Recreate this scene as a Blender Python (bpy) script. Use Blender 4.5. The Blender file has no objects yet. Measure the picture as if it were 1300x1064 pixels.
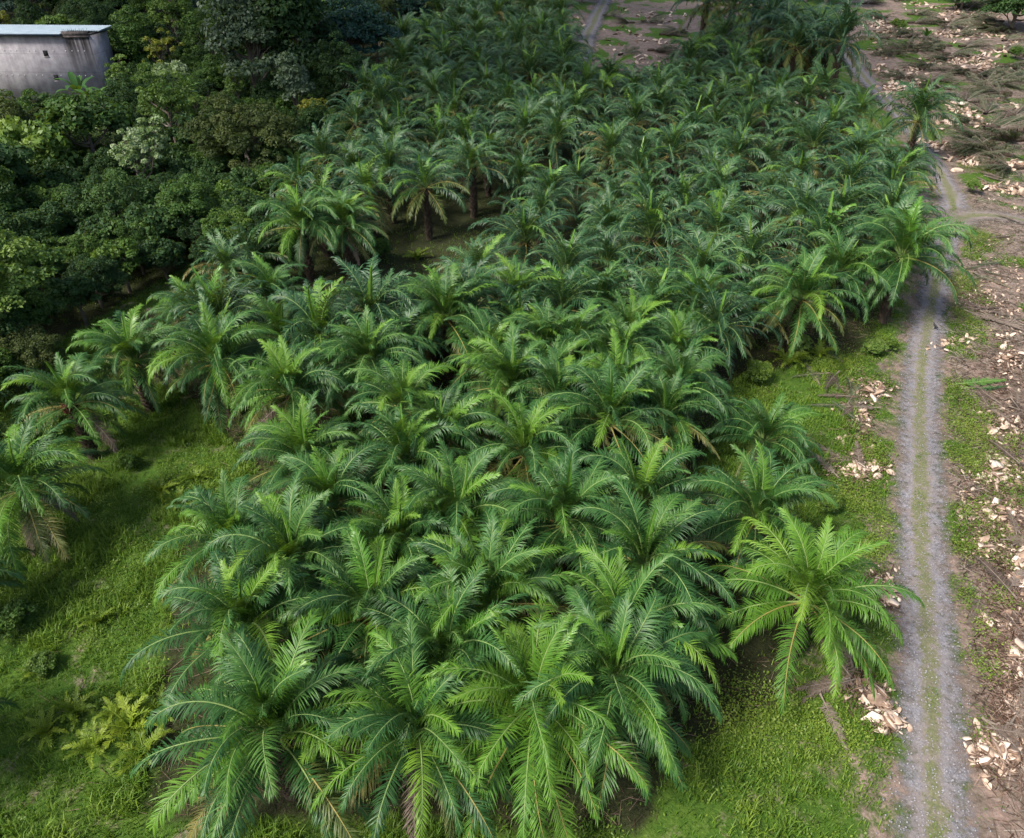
import bpy, math, random
import numpy as np
from mathutils import Vector, Matrix, Euler
R = math.radians
rng = np.random.default_rng(7)
random.seed(7)
scene = bpy.context.scene
COL = scene.collection

# ------------------------------------------------------------------ camera, world, sun, exposure
CAM_H, PITCH, FPX, CX, CY = 34.0, R(33.0), 918.0, 650.0, 487.5
cd = bpy.data.cameras.new('camera'); cam = bpy.data.objects.new('camera', cd); COL.objects.link(cam)
cam.location = (0, 0, CAM_H); cam.rotation_euler = (math.pi/2 - PITCH, 0, 0)
cd.sensor_fit = 'HORIZONTAL'; cd.sensor_width = 36; cd.lens = FPX/1300*36
cd.shift_y = -(532-CY)/1300; cd.clip_end = 3000; cd.clip_start = .5
scene.camera = cam
SUN_EL, SUN_AZ = R(50), R(-125)       # azimuth measured from +Y clockwise; behind and to the left of the camera
w = bpy.data.worlds.new('World'); scene.world = w; w.use_nodes = True
nt = w.node_tree; bg = nt.nodes['Background']
sky = nt.nodes.new('ShaderNodeTexSky'); sky.sky_type = 'NISHITA'; sky.sun_disc = False
sky.sun_elevation = SUN_EL; sky.sun_rotation = SUN_AZ; sky.air_density = 1.2; sky.dust_density = 3.0; sky.ozone_density = 1.0
nt.links.new(sky.outputs[0], bg.inputs[0]); bg.inputs[1].default_value = 0.108
sl = bpy.data.lights.new('sun', 'SUN'); sl.energy = 3.4; sl.angle = R(12); sl.color = (1.0, .96, .88)
so = bpy.data.objects.new('sun', sl); COL.objects.link(so)
sd = Vector((math.sin(SUN_AZ)*math.cos(SUN_EL), math.cos(SUN_AZ)*math.cos(SUN_EL), math.sin(SUN_EL)))
so.rotation_euler = sd.to_track_quat('Z', 'Y').to_euler(); so.location = (-40, -30, 90)
scene.view_settings.view_transform = 'Standard'; scene.view_settings.look = 'None'
scene.view_settings.exposure = 0.85; scene.view_settings.gamma = 1.0
# unseen cumulus, added out of frame to keep sun off forest and rear block
def shade_cloud():
    import bmesh
    g = np.random.default_rng(4); bm = bmesh.new()
    for i in range(60):
        a, r = g.uniform(0, 6.28), math.sqrt(g.random()); c = Vector((-168+112*r*math.cos(a), 114+90*r*math.sin(a), 235+g.uniform(0, 34)*(1.1-r)))
        ret = bmesh.ops.create_icosphere(bm, subdivisions=2, radius=g.uniform(16, 30)*(1.15-.4*r)); 
        for v in ret['verts']: v.co = Vector((v.co.x, v.co.y, v.co.z*.55))+c
    me = bpy.data.meshes.new('shade_cloud'); bm.to_mesh(me); bm.free()
    m = bpy.data.materials.new('shade_cloud_white'); m.use_nodes = True; p = m.node_tree.nodes['Principled BSDF']; p.inputs['Base Color'].default_value = (.8, .81, .83, 1); p.inputs['Roughness'].default_value = 1
    me.materials.append(m); o = bpy.data.objects.new('shade_cloud', me); COL.objects.link(o); o['kind'] = 'structure'
shade_cloud()
cy = scene.cycles
cy.max_bounces = 6; cy.diffuse_bounces = 2; cy.glossy_bounces = 2; cy.transmission_bounces = 3; cy.transparent_max_bounces = 6
cy.use_denoising = True; cy.caustics_reflective = False; cy.caustics_refractive = False
cy.use_adaptive_sampling = True; cy.adaptive_threshold = 0.02

# ------------------------------------------------------------------ noise, terrain, pixel -> ground
def _hash(ix, iy, s):
    h = (ix.astype(np.int64)*374761393 + iy.astype(np.int64)*668265263 + s*1442695041) & 0x7fffffff
    h = ((h ^ (h >> 13))*1274126177) & 0x7fffffff
    return ((h ^ (h >> 16)) & 0xffff)/65535.0
def vnoise(x, y, s=0):
    x = np.asarray(x, float); y = np.asarray(y, float)
    ix, iy = np.floor(x), np.floor(y); fx, fy = x-ix, y-iy
    fx = fx*fx*(3-2*fx); fy = fy*fy*(3-2*fy)
    a, b, c, d = _hash(ix, iy, s), _hash(ix+1, iy, s), _hash(ix, iy+1, s), _hash(ix+1, iy+1, s)
    return (a*(1-fx)+b*fx)*(1-fy) + (c*(1-fx)+d*fx)*fy
def fbm(x, y, sc, s=0, o=3):
    t, a, n = 0, 1, 0
    for k in range(o):
        t = t + a*vnoise(np.asarray(x)/sc+k*7.3, np.asarray(y)/sc-k*3.1, s+k); n += a; a *= .5; sc /= 2.0
    return t/n
def T(x, y):
    x = np.asarray(x, float); y = np.asarray(y, float)
    d = np.maximum(0, y-100); z = 0.062*d*d/(d+22)
    z = z + 0.25*np.sin(x/13+1)*np.sin(y/17) + 0.10*np.sin(x/4.3+y/6.1)
    z = z + (fbm(x, y, 6, 11)-.5)*0.5*np.clip((np.abs(y)-0)/40, .3, 1.6)
    far = np.clip((y-150)/120, 0, 1); z = z + far*(fbm(x, y, 60, 17)-.5)*9
    return z
CP, SP = math.cos(PITCH), math.sin(PITCH)
def ray(px, py):
    a, b = (px-CX)/FPX, (py-CY)/FPX
    return np.array([a, CP - b*SP, -SP - b*CP])
def hit(px, py, h=0.0):
    d = ray(px, py); t0, t = 8.0, 8.0
    f = lambda t: CAM_H + d[2]*t - float(T(d[0]*t, d[1]*t)) - h
    while f(t) > 0 and t < 900: t0 = t; t *= 1.02
    lo, hi = t0, t
    for _ in range(18):
        m = (lo+hi)/2
        if f(m) > 0: lo = m
        else: hi = m
    return np.array([d[0]*hi, d[1]*hi, CAM_H + d[2]*hi])
def proj(x, y, z):
    dx, dy, dz = x, y, z-CAM_H
    dep = dy*CP - dz*SP
    return CX + FPX*dx/dep, CY - FPX*(dy*SP + dz*CP)/dep
def px_per_m(p): return FPX/(p[1]*CP - (p[2]-CAM_H)*SP)
def inpoly(x, y, poly):
    x = np.asarray(x, float); y = np.asarray(y, float); c = np.zeros(np.broadcast(x, y).shape, bool)
    n = len(poly)
    for i in range(n):
        (x1, y1), (x2, y2) = poly[i], poly[(i+1) % n]
        if y1 == y2: continue
        c ^= ((y1 > y) != (y2 > y)) & (x < (x2-x1)*(y-y1)/(y2-y1)+x1)
    return c

# ------------------------------------------------------------------ mesh helpers
def mesh_np(name, V, F, mats, mi=None, tone=None, smooth=False):
    """V (n,3) array, F list of (m,k) int arrays (quads / triangles)"""
    me = bpy.data.meshes.new(name)
    F = [f for f in F if len(f)]
    nl = sum(f.size for f in F); nf = sum(len(f) for f in F)
    me.vertices.add(len(V)); me.vertices.foreach_set('co', np.ascontiguousarray(V, np.float32).ravel())
    me.loops.add(nl); me.loops.foreach_set('vertex_index', np.concatenate([f.ravel() for f in F]).astype(np.int32))
    tot = np.concatenate([np.full(len(f), f.shape[1]) for f in F]); st = np.concatenate([[0], np.cumsum(tot)[:-1]])
    me.polygons.add(nf); me.polygons.foreach_set('loop_start', st.astype(np.int32)); me.polygons.foreach_set('loop_total', tot.astype(np.int32))
    for m in mats: me.materials.append(m)
    if mi is not None: me.polygons.foreach_set('material_index', np.asarray(mi, np.int32))
    if smooth: me.polygons.foreach_set('use_smooth', np.ones(nf, bool))
    if tone is not None:
        a = me.attributes.new('tone', 'FLOAT', 'POINT'); a.data.foreach_set('value', np.asarray(tone, np.float32))
    me.update(calc_edges=True); me.validate()
    return me
class MB:
    def __init__(s): s.v = []; s.q = []; s.t = []; s.n = 0; s.tone = []; s.mq = []; s.mt = []
    def add(s, V, Q=None, Tn=None, tone=.5, m=0):
        V = np.asarray(V, float).reshape(-1, 3)
        if Q is not None and len(Q): Q = np.asarray(Q)+s.n; s.q.append(Q); s.mq.append(np.full(len(Q), m))
        if Tn is not None and len(Tn): Tn = np.asarray(Tn)+s.n; s.t.append(Tn); s.mt.append(np.full(len(Tn), m))
        s.v.append(V); s.tone.append(np.broadcast_to(np.asarray(tone, float), (len(V),)))
        s.n += len(V)
    def mesh(s, name, mats, smooth=False):
        Q = np.concatenate(s.q) if s.q else np.zeros((0, 4), int); Tn = np.concatenate(s.t) if s.t else np.zeros((0, 3), int)
        mi = np.concatenate([np.concatenate(s.mq) if s.mq else np.zeros(0), np.concatenate(s.mt) if s.mt else np.zeros(0)])
        return mesh_np(name, np.concatenate(s.v), [Q, Tn], mats, mi, np.concatenate(s.tone), smooth)
    def tube(s, P, rad, k=6, tone=.5, m=0, cap=True):
        P = np.asarray(P, float); n = len(P); rad = np.broadcast_to(np.asarray(rad, float), (n,))
        Tg = np.gradient(P, axis=0); Tg /= np.linalg.norm(Tg, axis=1)[:, None]+1e-9
        ref = np.array([0, 0, 1.]) if abs(Tg[0][2]) < .9 else np.array([1., 0, 0])
        A = np.cross(Tg, ref); A /= np.linalg.norm(A, axis=1)[:, None]+1e-9; B = np.cross(Tg, A)
        th = np.arange(k)*2*np.pi/k
        V = P[:, None]+rad[:, None, None]*(np.cos(th)[None, :, None]*A[:, None]+np.sin(th)[None, :, None]*B[:, None])
        i, j = np.meshgrid(np.arange(n-1), np.arange(k), indexing='ij'); j2 = (j+1) % k
        Q = np.stack([i*k+j, i*k+j2, (i+1)*k+j2, (i+1)*k+j], -1).reshape(-1, 4)
        s.add(V.reshape(-1, 3), Q, tone=tone, m=m)
        if cap:
            c = V[-1]; cc = np.vstack([c, P[-1]]); s.add(cc, None, [[a, (a+1) % k, k] for a in range(k)], tone=tone, m=m)
    def box(s, lo, hi, m=0, tone=.5):
        x0, y0, z0 = lo; x1, y1, z1 = hi
        V = [(x0,y0,z0),(x1,y0,z0),(x1,y1,z0),(x0,y1,z0),(x0,y0,z1),(x1,y0,z1),(x1,y1,z1),(x0,y1,z1)]
        s.add(V, [(0,3,2,1),(4,5,6,7),(0,1,5,4),(1,2,6,5),(2,3,7,6),(3,0,4,7)], m=m, tone=tone)
def obj(name, me, parent=None, loc=(0,0,0), rot=None, scale=None, **kw):
    o = bpy.data.objects.new(name, me); COL.objects.link(o); o.location = loc
    if rot is not None: o.rotation_euler = rot
    if scale is not None: o.scale = scale if hasattr(scale, '__len__') else (scale,)*3
    if parent: o.parent = parent
    for k, v in kw.items(): o[k] = v
    return o
def thing(name, loc, label, cat, group=None, rot=None, scale=None, me=None):
    o = obj(name, me, None, loc, rot, scale, label=label, category=cat)
    if group: o['group'] = group
    return o

# ------------------------------------------------------------------ materials
def newmat(name):
    m = bpy.data.materials.new(name); m.use_nodes = True; t = m.node_tree
    for n in list(t.nodes): t.nodes.remove(n)
    return m, t, t.nodes.new('ShaderNodeOutputMaterial')
def N(t, typ, **kw):
    n = t.nodes.new(typ)
    for k, v in kw.items(): setattr(n, k, v)
    return n
def ramp(t, fac, stops):
    r = N(t, 'ShaderNodeValToRGB'); e = r.color_ramp.elements
    while len(e) < len(stops): e.new(.5)
    for i, (p, c) in enumerate(stops): e[i].position = p; e[i].color = (*c, 1)
    t.links.new(fac, r.inputs[0]); return r.outputs[0]
def math_(t, op, a, b=None, c=None, clamp=False):
    n = N(t, 'ShaderNodeMath', operation=op, use_clamp=clamp)
    for i, v in enumerate((a, b, c)):
        if v is None: continue
        if isinstance(v, (int, float)): n.inputs[i].default_value = v
        else: t.links.new(v, n.inputs[i])
    return n.outputs[0]
def mix(t, f, a, b, mode='MIX'):
    n = N(t, 'ShaderNodeMix', data_type='RGBA', blend_type=mode)
    for i, v in ((0, f), (6, a), (7, b)):
        if isinstance(v, (int, float)): n.inputs[i].default_value = v
        elif isinstance(v, tuple): n.inputs[i].default_value = (*v, 1)
        else: t.links.new(v, n.inputs[i])
    return n.outputs[2]
def noise(t, scale, det=4, rough=.55, vec=None, dist=0):
    n = N(t, 'ShaderNodeTexNoise'); n.inputs['Scale'].default_value = scale; n.inputs['Detail'].default_value = det
    n.inputs['Roughness'].default_value = rough; n.inputs['Distortion'].default_value = dist
    if vec is not None: t.links.new(vec, n.inputs['Vector'])
    return n.outputs[0]
def leafmat(name, dark, mid, light, rough=.42, trans=.28, spec=.5, objvar=.35):
    m, t, out = newmat(name)
    at = N(t, 'ShaderNodeAttribute', attribute_name='tone'); oi = N(t, 'ShaderNodeObjectInfo')
    v = math_(t, 'ADD', at.outputs['Fac'], math_(t, 'MULTIPLY', math_(t, 'SUBTRACT', oi.outputs['Random'], .5), objvar), clamp=True)
    col = ramp(t, v, [(0.05, dark), (.5, mid), (.95, light)])
    p = N(t, 'ShaderNodeBsdfPrincipled'); t.links.new(col, p.inputs['Base Color'])
    p.inputs['Roughness'].default_value = rough; p.inputs['Specular IOR Level'].default_value = spec
    tr = N(t, 'ShaderNodeBsdfTranslucent')
    t.links.new(mix(t, .5, col, (.30, .42, .02), 'MIX'), tr.inputs['Color']) if trans else None
    ms = N(t, 'ShaderNodeMixShader'); ms.inputs[0].default_value = trans
    t.links.new(p.outputs[0], ms.inputs[1]); t.links.new(tr.outputs[0], ms.inputs[2]); t.links.new(ms.outputs[0], out.inputs[0])
    return m
def plain(name, stops, scale=3, rough=.8, bump=0, spec=.3, tonemix=False):
    m, t, out = newmat(name); tc = N(t, 'ShaderNodeTexCoord')
    f = noise(t, scale, 5, .6, tc.outputs['Object'])
    if tonemix:
        at = N(t, 'ShaderNodeAttribute', attribute_name='tone'); oi = N(t, 'ShaderNodeObjectInfo')
        f = math_(t, 'ADD', math_(t, 'MULTIPLY', f, .5), math_(t, 'ADD', math_(t, 'MULTIPLY', at.outputs['Fac'], .3), math_(t, 'MULTIPLY', oi.outputs['Random'], .2)))
    col = ramp(t, f, stops)
    p = N(t, 'ShaderNodeBsdfPrincipled'); t.links.new(col, p.inputs['Base Color']); p.inputs['Roughness'].default_value = rough
    p.inputs['Specular IOR Level'].default_value = spec
    if bump:
        b = N(t, 'ShaderNodeBump'); b.inputs['Strength'].default_value = bump; b.inputs['Distance'].default_value = .05
        t.links.new(f, b.inputs['Height']); t.links.new(b.outputs[0], p.inputs['Normal'])
    t.links.new(p.outputs[0], out.inputs[0]); return m

M = {}
M['frond'] = leafmat('palm_leaflets', (.018, .062, .018), (.040, .122, .026), (.095, .195, .036), .50, .17, .42)
M['frond_bright'] = leafmat('bright_palm_leaflets', (.045, .13, .022), (.095, .215, .022), (.18, .31, .032), .52, .22, .35)
M['frond_rear_shaded'] = leafmat('shaded_rear_palm_leaflets', (.012, .042, .018), (.026, .082, .029), (.062, .138, .040), .48, .14, .45)  # darker palm leaflets for far crowns: rear shade put into the colour
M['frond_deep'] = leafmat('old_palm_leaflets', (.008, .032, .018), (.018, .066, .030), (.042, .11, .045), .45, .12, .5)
M['frond_shoot'] = leafmat('young_shoot_leaflets', (.06, .17, .02), (.11, .27, .03), (.22, .38, .05), .4, .35, .5)
M['frond_old'] = leafmat('ageing_palm_leaflets', (.05, .085, .022), (.10, .125, .030), (.24, .17, .06), .5, .22, .4)
M['frond_dead'] = leafmat('dead_palm_leaflets', (.05, .038, .032), (.13, .095, .075), (.24, .19, .16), .8, .1, .2)
M['frond_cut'] = leafmat('cut_drying_palm_leaflets', (.03, .055, .025), (.075, .095, .045), (.17, .15, .10), .6, .12, .3)
M['rachis'] = plain('green_rachis', [(.3, (.10, .19, .05)), (.7, (.22, .28, .09))], 4, .5)
M['rachis_old'] = plain('orange_rachis', [(.3, (.17, .18, .05)), (.7, (.29, .21, .06))], 4, .5)
M['rachis_dead'] = plain('dry_rachis', [(.3, (.13, .10, .08)), (.7, (.26, .21, .17))], 4, .8)
M['trunk'] = plain('palm_trunk_bark', [(.3, (.025, .018, .012)), (.55, (.07, .05, .035)), (.8, (.13, .10, .075))], 3, .95, .6)
M['bark'] = plain('tree_bark', [(.3, (.07, .055, .045)), (.6, (.16, .13, .11)), (.8, (.30, .27, .23))], 2, .95, .4)
M['fruit'] = plain('palm_fruit', [(.3, (.03, .008, .006)), (.7, (.16, .03, .012))], 12, .5, .5)

# ------------------------------------------------------------------ palm fronds
def frond(seed, L=5.4, e0=60, bend=70, n=50, wl=.066, ll=1.12, droop=.35, vang=22, closed=0, lat=.17, segs=3, pet=.17, k=4, tone0=.5, flat=False):
    g = np.random.default_rng(seed); mb = MB()
    S = 22; t = np.linspace(0, 1, S); ang = R(e0) - R(bend)*t**1.7
    la = g.normal(0, lat)*t**1.5*2.2
    d = np.stack([np.cos(ang)*np.cos(la), np.cos(ang)*np.sin(la), np.sin(ang)], -1)
    P = np.vstack([[0, 0, 0], np.cumsum((d[1:]+d[:-1])/2*(L/(S-1)), axis=0)])
    if flat: P[:, 2] = np.maximum(P[:, 2]*.3, .04)
    mb.tube(P, .055*(1-t)**.8*(1+1.2*np.exp(-t*12))+.008, k, tone0, 0)
    tl = np.repeat(np.linspace(pet, .995, n), 2) + g.uniform(-.004, .004, 2*n); side = np.tile([1., -1.], n); tl = np.clip(tl, 0, .999)
    def at(A): return np.stack([np.interp(tl, t, A[:, i]) for i in range(3)], -1)
    p = at(P); Tg = at(d); Tg /= np.linalg.norm(Tg, axis=1)[:, None]
    sx = np.stack([-np.sin(np.interp(tl, t, la)), np.cos(np.interp(tl, t, la)), 0*tl], -1)
    Nn = np.cross(Tg, sx); tw = g.normal(0, .35)*np.interp(tl, [0, 1], [.2, 1.3])
    S2 = sx*np.cos(tw)[:, None]+Nn*np.sin(tw)[:, None]; N2 = -sx*np.sin(tw)[:, None]+Nn*np.cos(tw)[:, None]
    u = np.clip((tl-pet)/(1-pet), 0, 1)
    ln = ll*(np.clip(u*6+.35, 0, 1))*(1-.62*u**2.2)*g.uniform(.72, 1.12, 2*n)*np.where(g.random(2*n) < .04, .4, 1)
    a = R(68)-R(40)*u**1.3 + g.normal(0, .11, 2*n)+.10*np.sin(tl*g.uniform(20, 45)+side)
    if closed: a = a*(1-closed)+R(8)*closed
    v = R(vang)*(1-.3*u)+np.where(g.random(2*n) > .5, .28, -.22)*g.uniform(.3, 1, 2*n)
    d0 = np.cos(a)[:, None]*Tg + np.sin(a)[:, None]*(side[:, None]*S2*np.cos(v)[:, None]+N2*np.sin(v)[:, None])
    dr = droop*g.uniform(.45, 1.7, 2*n)*(1+.35*np.sin(tl*31+side*2+seed))
    pts = [p]; dd = d0; ds = [d0]
    for s_ in range(segs):
        pts.append(pts[-1]+dd*(ln/segs)[:, None])
        dd = dd + np.array([0, 0, -1.])*(dr*(s_+1)*.75)[:, None]; dd = dd/np.linalg.norm(dd, axis=1)[:, None]; ds.append(dd)
    wprof = {3: [.55, 1, .8, .06], 2: [.6, 1, .08]}[segs]
    tone = np.clip(tone0+g.normal(0, .12)+g.normal(0, .10, 2*n)+.22*np.clip(u-.75, 0, 1), 0, 1)
    V = []; tn = []
    for i_, pt in enumerate(pts):
        D = ds[min(i_, segs-1)]; wv = Tg-(Tg*D).sum(1)[:, None]*D; wv /= np.linalg.norm(wv, axis=1)[:, None]+1e-6
        hw = (wl*.5*wprof[i_]*(1-.35*u))[:, None]
        V += [pt-wv*hw, pt+wv*hw]; tn += [tone+(.10 if i_ == segs else 0)]*2
    V = np.stack(V, 1); K = V.shape[1]; tn = np.stack(tn, 1)
    if flat: V[..., 2] = np.maximum(V[..., 2], .015)
    b = (np.arange(2*n)*K)[:, None]
    Q = np.concatenate([b+np.array([[2*i, 2*i+1, 2*i+3, 2*i+2]]) for i in range(segs)])
    mb.add(V.reshape(-1, 3), Q, tone=tn.ravel(), m=1)
    return mb
# classes by age: (e0, bend, kwargs)
CLS = [dict(e0=86, bend=14, L=4.2, closed=.86, droop=.02, ll=.75, lat=.05),       # spear
       dict(e0=82, bend=74, L=5.2, closed=.2, droop=.28, ll=.95),
       dict(e0=74, bend=112, L=5.7, droop=.42, vang=16),
       dict(e0=58, bend=118, L=6.0, droop=.5, vang=12),
       dict(e0=38, bend=104, L=6.1, droop=.56, vang=8),
       dict(e0=14, bend=76, L=5.9, droop=.56, vang=4),
       dict(e0=-18, bend=52, L=5.4, droop=.42, vang=2),
       dict(e0=-48, bend=34, L=4.8, droop=.25, vang=0, ll=.75)]
VAR = 6
FM = {}                                                                    # (class, variant, colour) -> mesh
def frond_mesh(c, v, colr):
    key = (c, v, colr)
    if key not in FM:
        rk, lk = {'g': ('rachis', 'frond'), 'b': ('rachis', 'frond_bright'), 's': ('rachis', 'frond_shoot'), 'o': ('rachis_old', 'frond_old'),
                  'h': ('rachis_old', 'frond_bright'), 'y': ('rachis_old', 'frond'), 'd': ('rachis_dead', 'frond_dead')}[colr]
        FM[key] = frond(100*c+v, n=84, **CLS[c]).mesh('frond', [M[rk], M[lk]])
    return FM[key]
def layout(seed, n, old=.3):
    """golden angle arrangement, youngest first -> (class, azimuth, tilt, scale, age)"""
    g = np.random.default_rng(seed); out = []; a0 = g.uniform(0, 360); n = n+5
    op = g.normal(0, 9); miss = g.uniform(.0, .13); gap = g.uniform(0, 6.28)
    for i in range(n):
        age = i/(n-1); e = 88-10*age-98*age**1.35-op*age
        if i > 3 and (g.random() < miss or (age > .45 and math.cos(R(a0+i*137.508)-gap) > .8 and g.random() < .5)): continue
        c = int(np.argmin([abs(e-q['e0']) for q in CLS[1:7]]))+1
        if i < 1: c = 0
        out.append((c, R(a0+i*137.508+g.normal(0, 14)), R(g.normal(0, 8)), g.uniform(.82, 1.1)*(.86 if i == 1 else 1), age))
    return out
def trunk_mesh(seed, h=1.0):
    g = np.random.default_rng(seed); mb = MB()
    zz = np.linspace(-.25, 4.0, 12); mb.tube(np.stack([.05*np.sin(zz), .04*np.cos(zz*1.3), zz], -1), .40-.03*zz+.03*np.sin(zz*9), 9)
    for i in range(110):                                                     # stubs of cut frond bases
        z = .25+3.75*i/110; a = i*2.4; r = .36-.02*z; o = np.array([np.cos(a), np.sin(a), 0]); q = np.array([-np.sin(a), np.cos(a), 0])
        b = o*r+np.array([0, 0, z]); tip = b+o*g.uniform(.16, .30)+np.array([0, 0, g.uniform(.18, .34)]); wd = g.uniform(.07, .11)
        V = [b-q*wd, b+q*wd, b+q*wd+[0, 0, .12], b-q*wd+[0, 0, .12], tip-q*wd*.6, tip+q*wd*.6, tip+q*wd*.6+[0, 0, .05], tip-q*wd*.6+[0, 0, .05]]
        mb.add(V, [(0,1,5,4),(1,2,6,5),(2,3,7,6),(3,0,4,7),(4,5,6,7)], tone=g.uniform(.2, .9))
    return mb.mesh('trunk', [M['trunk']])
TRUNKS = [trunk_mesh(s) for s in range(3)]
def fruit_mesh():
    g = np.random.default_rng(5); mb = MB()
    for i in range(130):
        v = g.normal(size=3); v /= np.linalg.norm(v); c = v*np.array([.24, .24, .32]); r = .05
        ax = [np.array(e)*r for e in ((1,0,0),(-1,0,0),(0,1,0),(0,-1,0),(0,0,1.4),(0,0,-1.4))]
        mb.add([c+e for e in ax], None, [(0,2,4),(2,1,4),(1,3,4),(3,0,4),(2,0,5),(1,2,5),(3,1,5),(0,3,5)])
    return mb.mesh('fruit_bunch', [M['fruit']])
FRUIT = fruit_mesh()
# whole-crown meshes for the far palms
def crown_mesh(seed, n=34, bright=0.0):
    g = np.random.default_rng(seed); mb = MB()
    mats = [M['rachis'], M['frond_rear_shaded'], M['frond_shoot'], M['rachis_old'], M['frond_old'], M['frond_bright'], M['frond_dead']]
    for (c, az, ti, sc, age) in layout(seed, n):
        kw = dict(CLS[c]); f = frond(int(g.integers(1e6)), n=36, wl=.105, segs=3, k=3, tone0=.5+(.12-.3*age), **kw)
        ca, sa = math.cos(az), math.sin(az)
        V = np.concatenate(f.v)*sc; ct, st = math.cos(ti), math.sin(ti)
        V = V @ np.array([[ct, 0, st], [0, 1, 0], [-st, 0, ct]]); V = V @ np.array([[ca, sa, 0], [-sa, ca, 0], [0, 0, 1]])
        Q = np.concatenate(f.q); mq = np.concatenate(f.mq); tn = np.concatenate(f.tone); nr = len(f.v[0])+len(f.v[1])
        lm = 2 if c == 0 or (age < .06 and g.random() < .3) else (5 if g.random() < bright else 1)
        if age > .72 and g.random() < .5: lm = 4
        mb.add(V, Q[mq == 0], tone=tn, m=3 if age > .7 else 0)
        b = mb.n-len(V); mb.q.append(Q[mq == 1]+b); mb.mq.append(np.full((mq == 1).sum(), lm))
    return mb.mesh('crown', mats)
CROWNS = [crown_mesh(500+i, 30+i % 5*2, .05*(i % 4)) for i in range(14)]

def palm_near(px, py, label, h=4.2, s=1.0, n=34, look='n', seed=None, rotz=0):
    seed = seed if seed is not None else int(px*7+py*13)
    g = np.random.default_rng(seed+1); p = hit(px, py, h); z = float(T(p[0], p[1]))
    s = s*.98; n = n+11
    root = thing('oil_palm', (p[0], p[1], z), label, 'oil palm', 'oil palms of the plantation')
    obj('trunk', TRUNKS[seed % 3], root, rot=(0, 0, g.uniform(0, 6)), scale=(s, s, h/4.0))
    for (c, az, ti, sc, age) in layout(seed, n):
        r = g.random()
        if look == 'b': colr = 'b' if age < .62 else ('h' if r < .8 else 'o')
        elif look == 'm': colr = 'b' if r < .35 and age < .7 else ('g' if age < .72 else ('y' if r < .6 else 'o'))
        else: colr = ('g' if r > .1 else 'b') if age < .72 else ('g' if r < .35 else ('y' if r < .75 else 'o'))
        if age < .035 or (age < .07 and g.random() < .3): colr = 's'
        obj('frond', frond_mesh(c, int(g.integers(VAR)), colr), root, (.12*math.cos(az), .12*math.sin(az), h), (0, -ti, az+rotz), s*sc*np.array([1, g.uniform(.9, 1.1), 1]))
    for k in range(int(g.integers(1, 4))):
        az = g.uniform(0, 6.28); o_ = obj('dry_frond', frond_mesh(7 if g.random() < .7 else 6, int(g.integers(VAR)), 'd'), root, (.2*math.cos(az), .2*math.sin(az), h-.3), (0, 0, az), s*g.uniform(.7, .95))
    for k in range(int(g.integers(0, 3))):
        az = g.uniform(0, 6.28); obj('fruit_bunch', FRUIT, root, (.5*math.cos(az), .5*math.sin(az), h-.1), (0, 0, az), s)
    PALMS.append((p[0], p[1])); return root
def palm_far(x, y, label, h, s, seed, deep=False):
    g = np.random.default_rng(seed); z = float(T(x, y))
    s = s*1.04
    root = thing('oil_palm', (x, y, z), label, 'oil palm', 'oil palms of the plantation')
    obj('trunk', TRUNKS[seed % 3], root, rot=(0, 0, g.uniform(0, 6)), scale=(s, s, h/4.0))
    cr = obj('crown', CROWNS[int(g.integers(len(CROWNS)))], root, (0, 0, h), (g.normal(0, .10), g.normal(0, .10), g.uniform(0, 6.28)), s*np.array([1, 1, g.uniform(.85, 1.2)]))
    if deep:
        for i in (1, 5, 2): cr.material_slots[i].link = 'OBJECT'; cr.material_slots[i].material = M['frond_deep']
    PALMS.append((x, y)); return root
PALMS = []

# landmarks used to tell repeats apart in their labels
ANCH = [(679,900,'bright front palm'),(352,936,'lower left corner palm'),(313,801,'blue-green lane palm'),(474,780,'dense left crown'),(618,768,'broad combed frond palm'),(818,720,'browning fronded palm'),(718,666,'tall middle palm'),
 (960,658,'chip heap palm'),(970,560,'small clearing palm'),(1024,764,'lime track side palm'),(580,660,'glossy upright palm'),(392,588,'yellow-green left palm'),(514,586,'grey palm with lime spear'),(774,538,'pale spreading palm'),
 (470,463,'star shaped left palm'),(277,462,'drooping lane palm'),(171,460,'orange stalked left palm'),(29,622,'leaning left edge palm'),(568,407,'tall fan shaped palm'),(656,384,'orange stalked centre palm'),(798,427,'broken topped palm'),
 (886,393,'dark corner palm'),(1016,381,'palm with hanging skirt'),(1146,326,'tall leaning track palm'),(384,290,'big rear left palm'),(468,246,'yellow stalked rear palm'),(600,214,'tall brown hearted palm'),(700,250,'bright speared rear palm'),
 (451,157,'dark trunked corner palm'),(578,52,'pale stalked far palm'),(674,96,'brown trunked far palm'),(743,112,'palm at the far road foot'),(1069,54,'tall old palm pair'),(897,4,'rounded drooping far palm'),(1166,154,'lone palm by the track'),(1088,198,'open right end palm'),(1132,240,'track junction palm'),
 (70,80,'concrete building'),(188,190,'whitish leaved tree'),(312,182,'olive brown tree'),(318,62,'tall feathery tree'),(40,205,'light green left tree'),(440,50,'blackish far tree'),(120,358,'clearing edge bush tree'),(30,305,'dark left edge tree'),(1280,28,'dark corner tree'),(1176,48,'lone banana stem'),(1213,270,'track junction')]
LATER = {}
DIRS = ['right of', 'above and right of', 'above', 'above and left of', 'left of', 'below and left of', 'below', 'below and right of']
ORD = ['first','second','third','fourth','fifth','sixth','seventh','eighth','ninth','tenth','eleventh','twelfth','thirteenth','fourteenth','fifteenth','sixteenth','seventeenth','eighteenth','nineteenth','twentieth']
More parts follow.
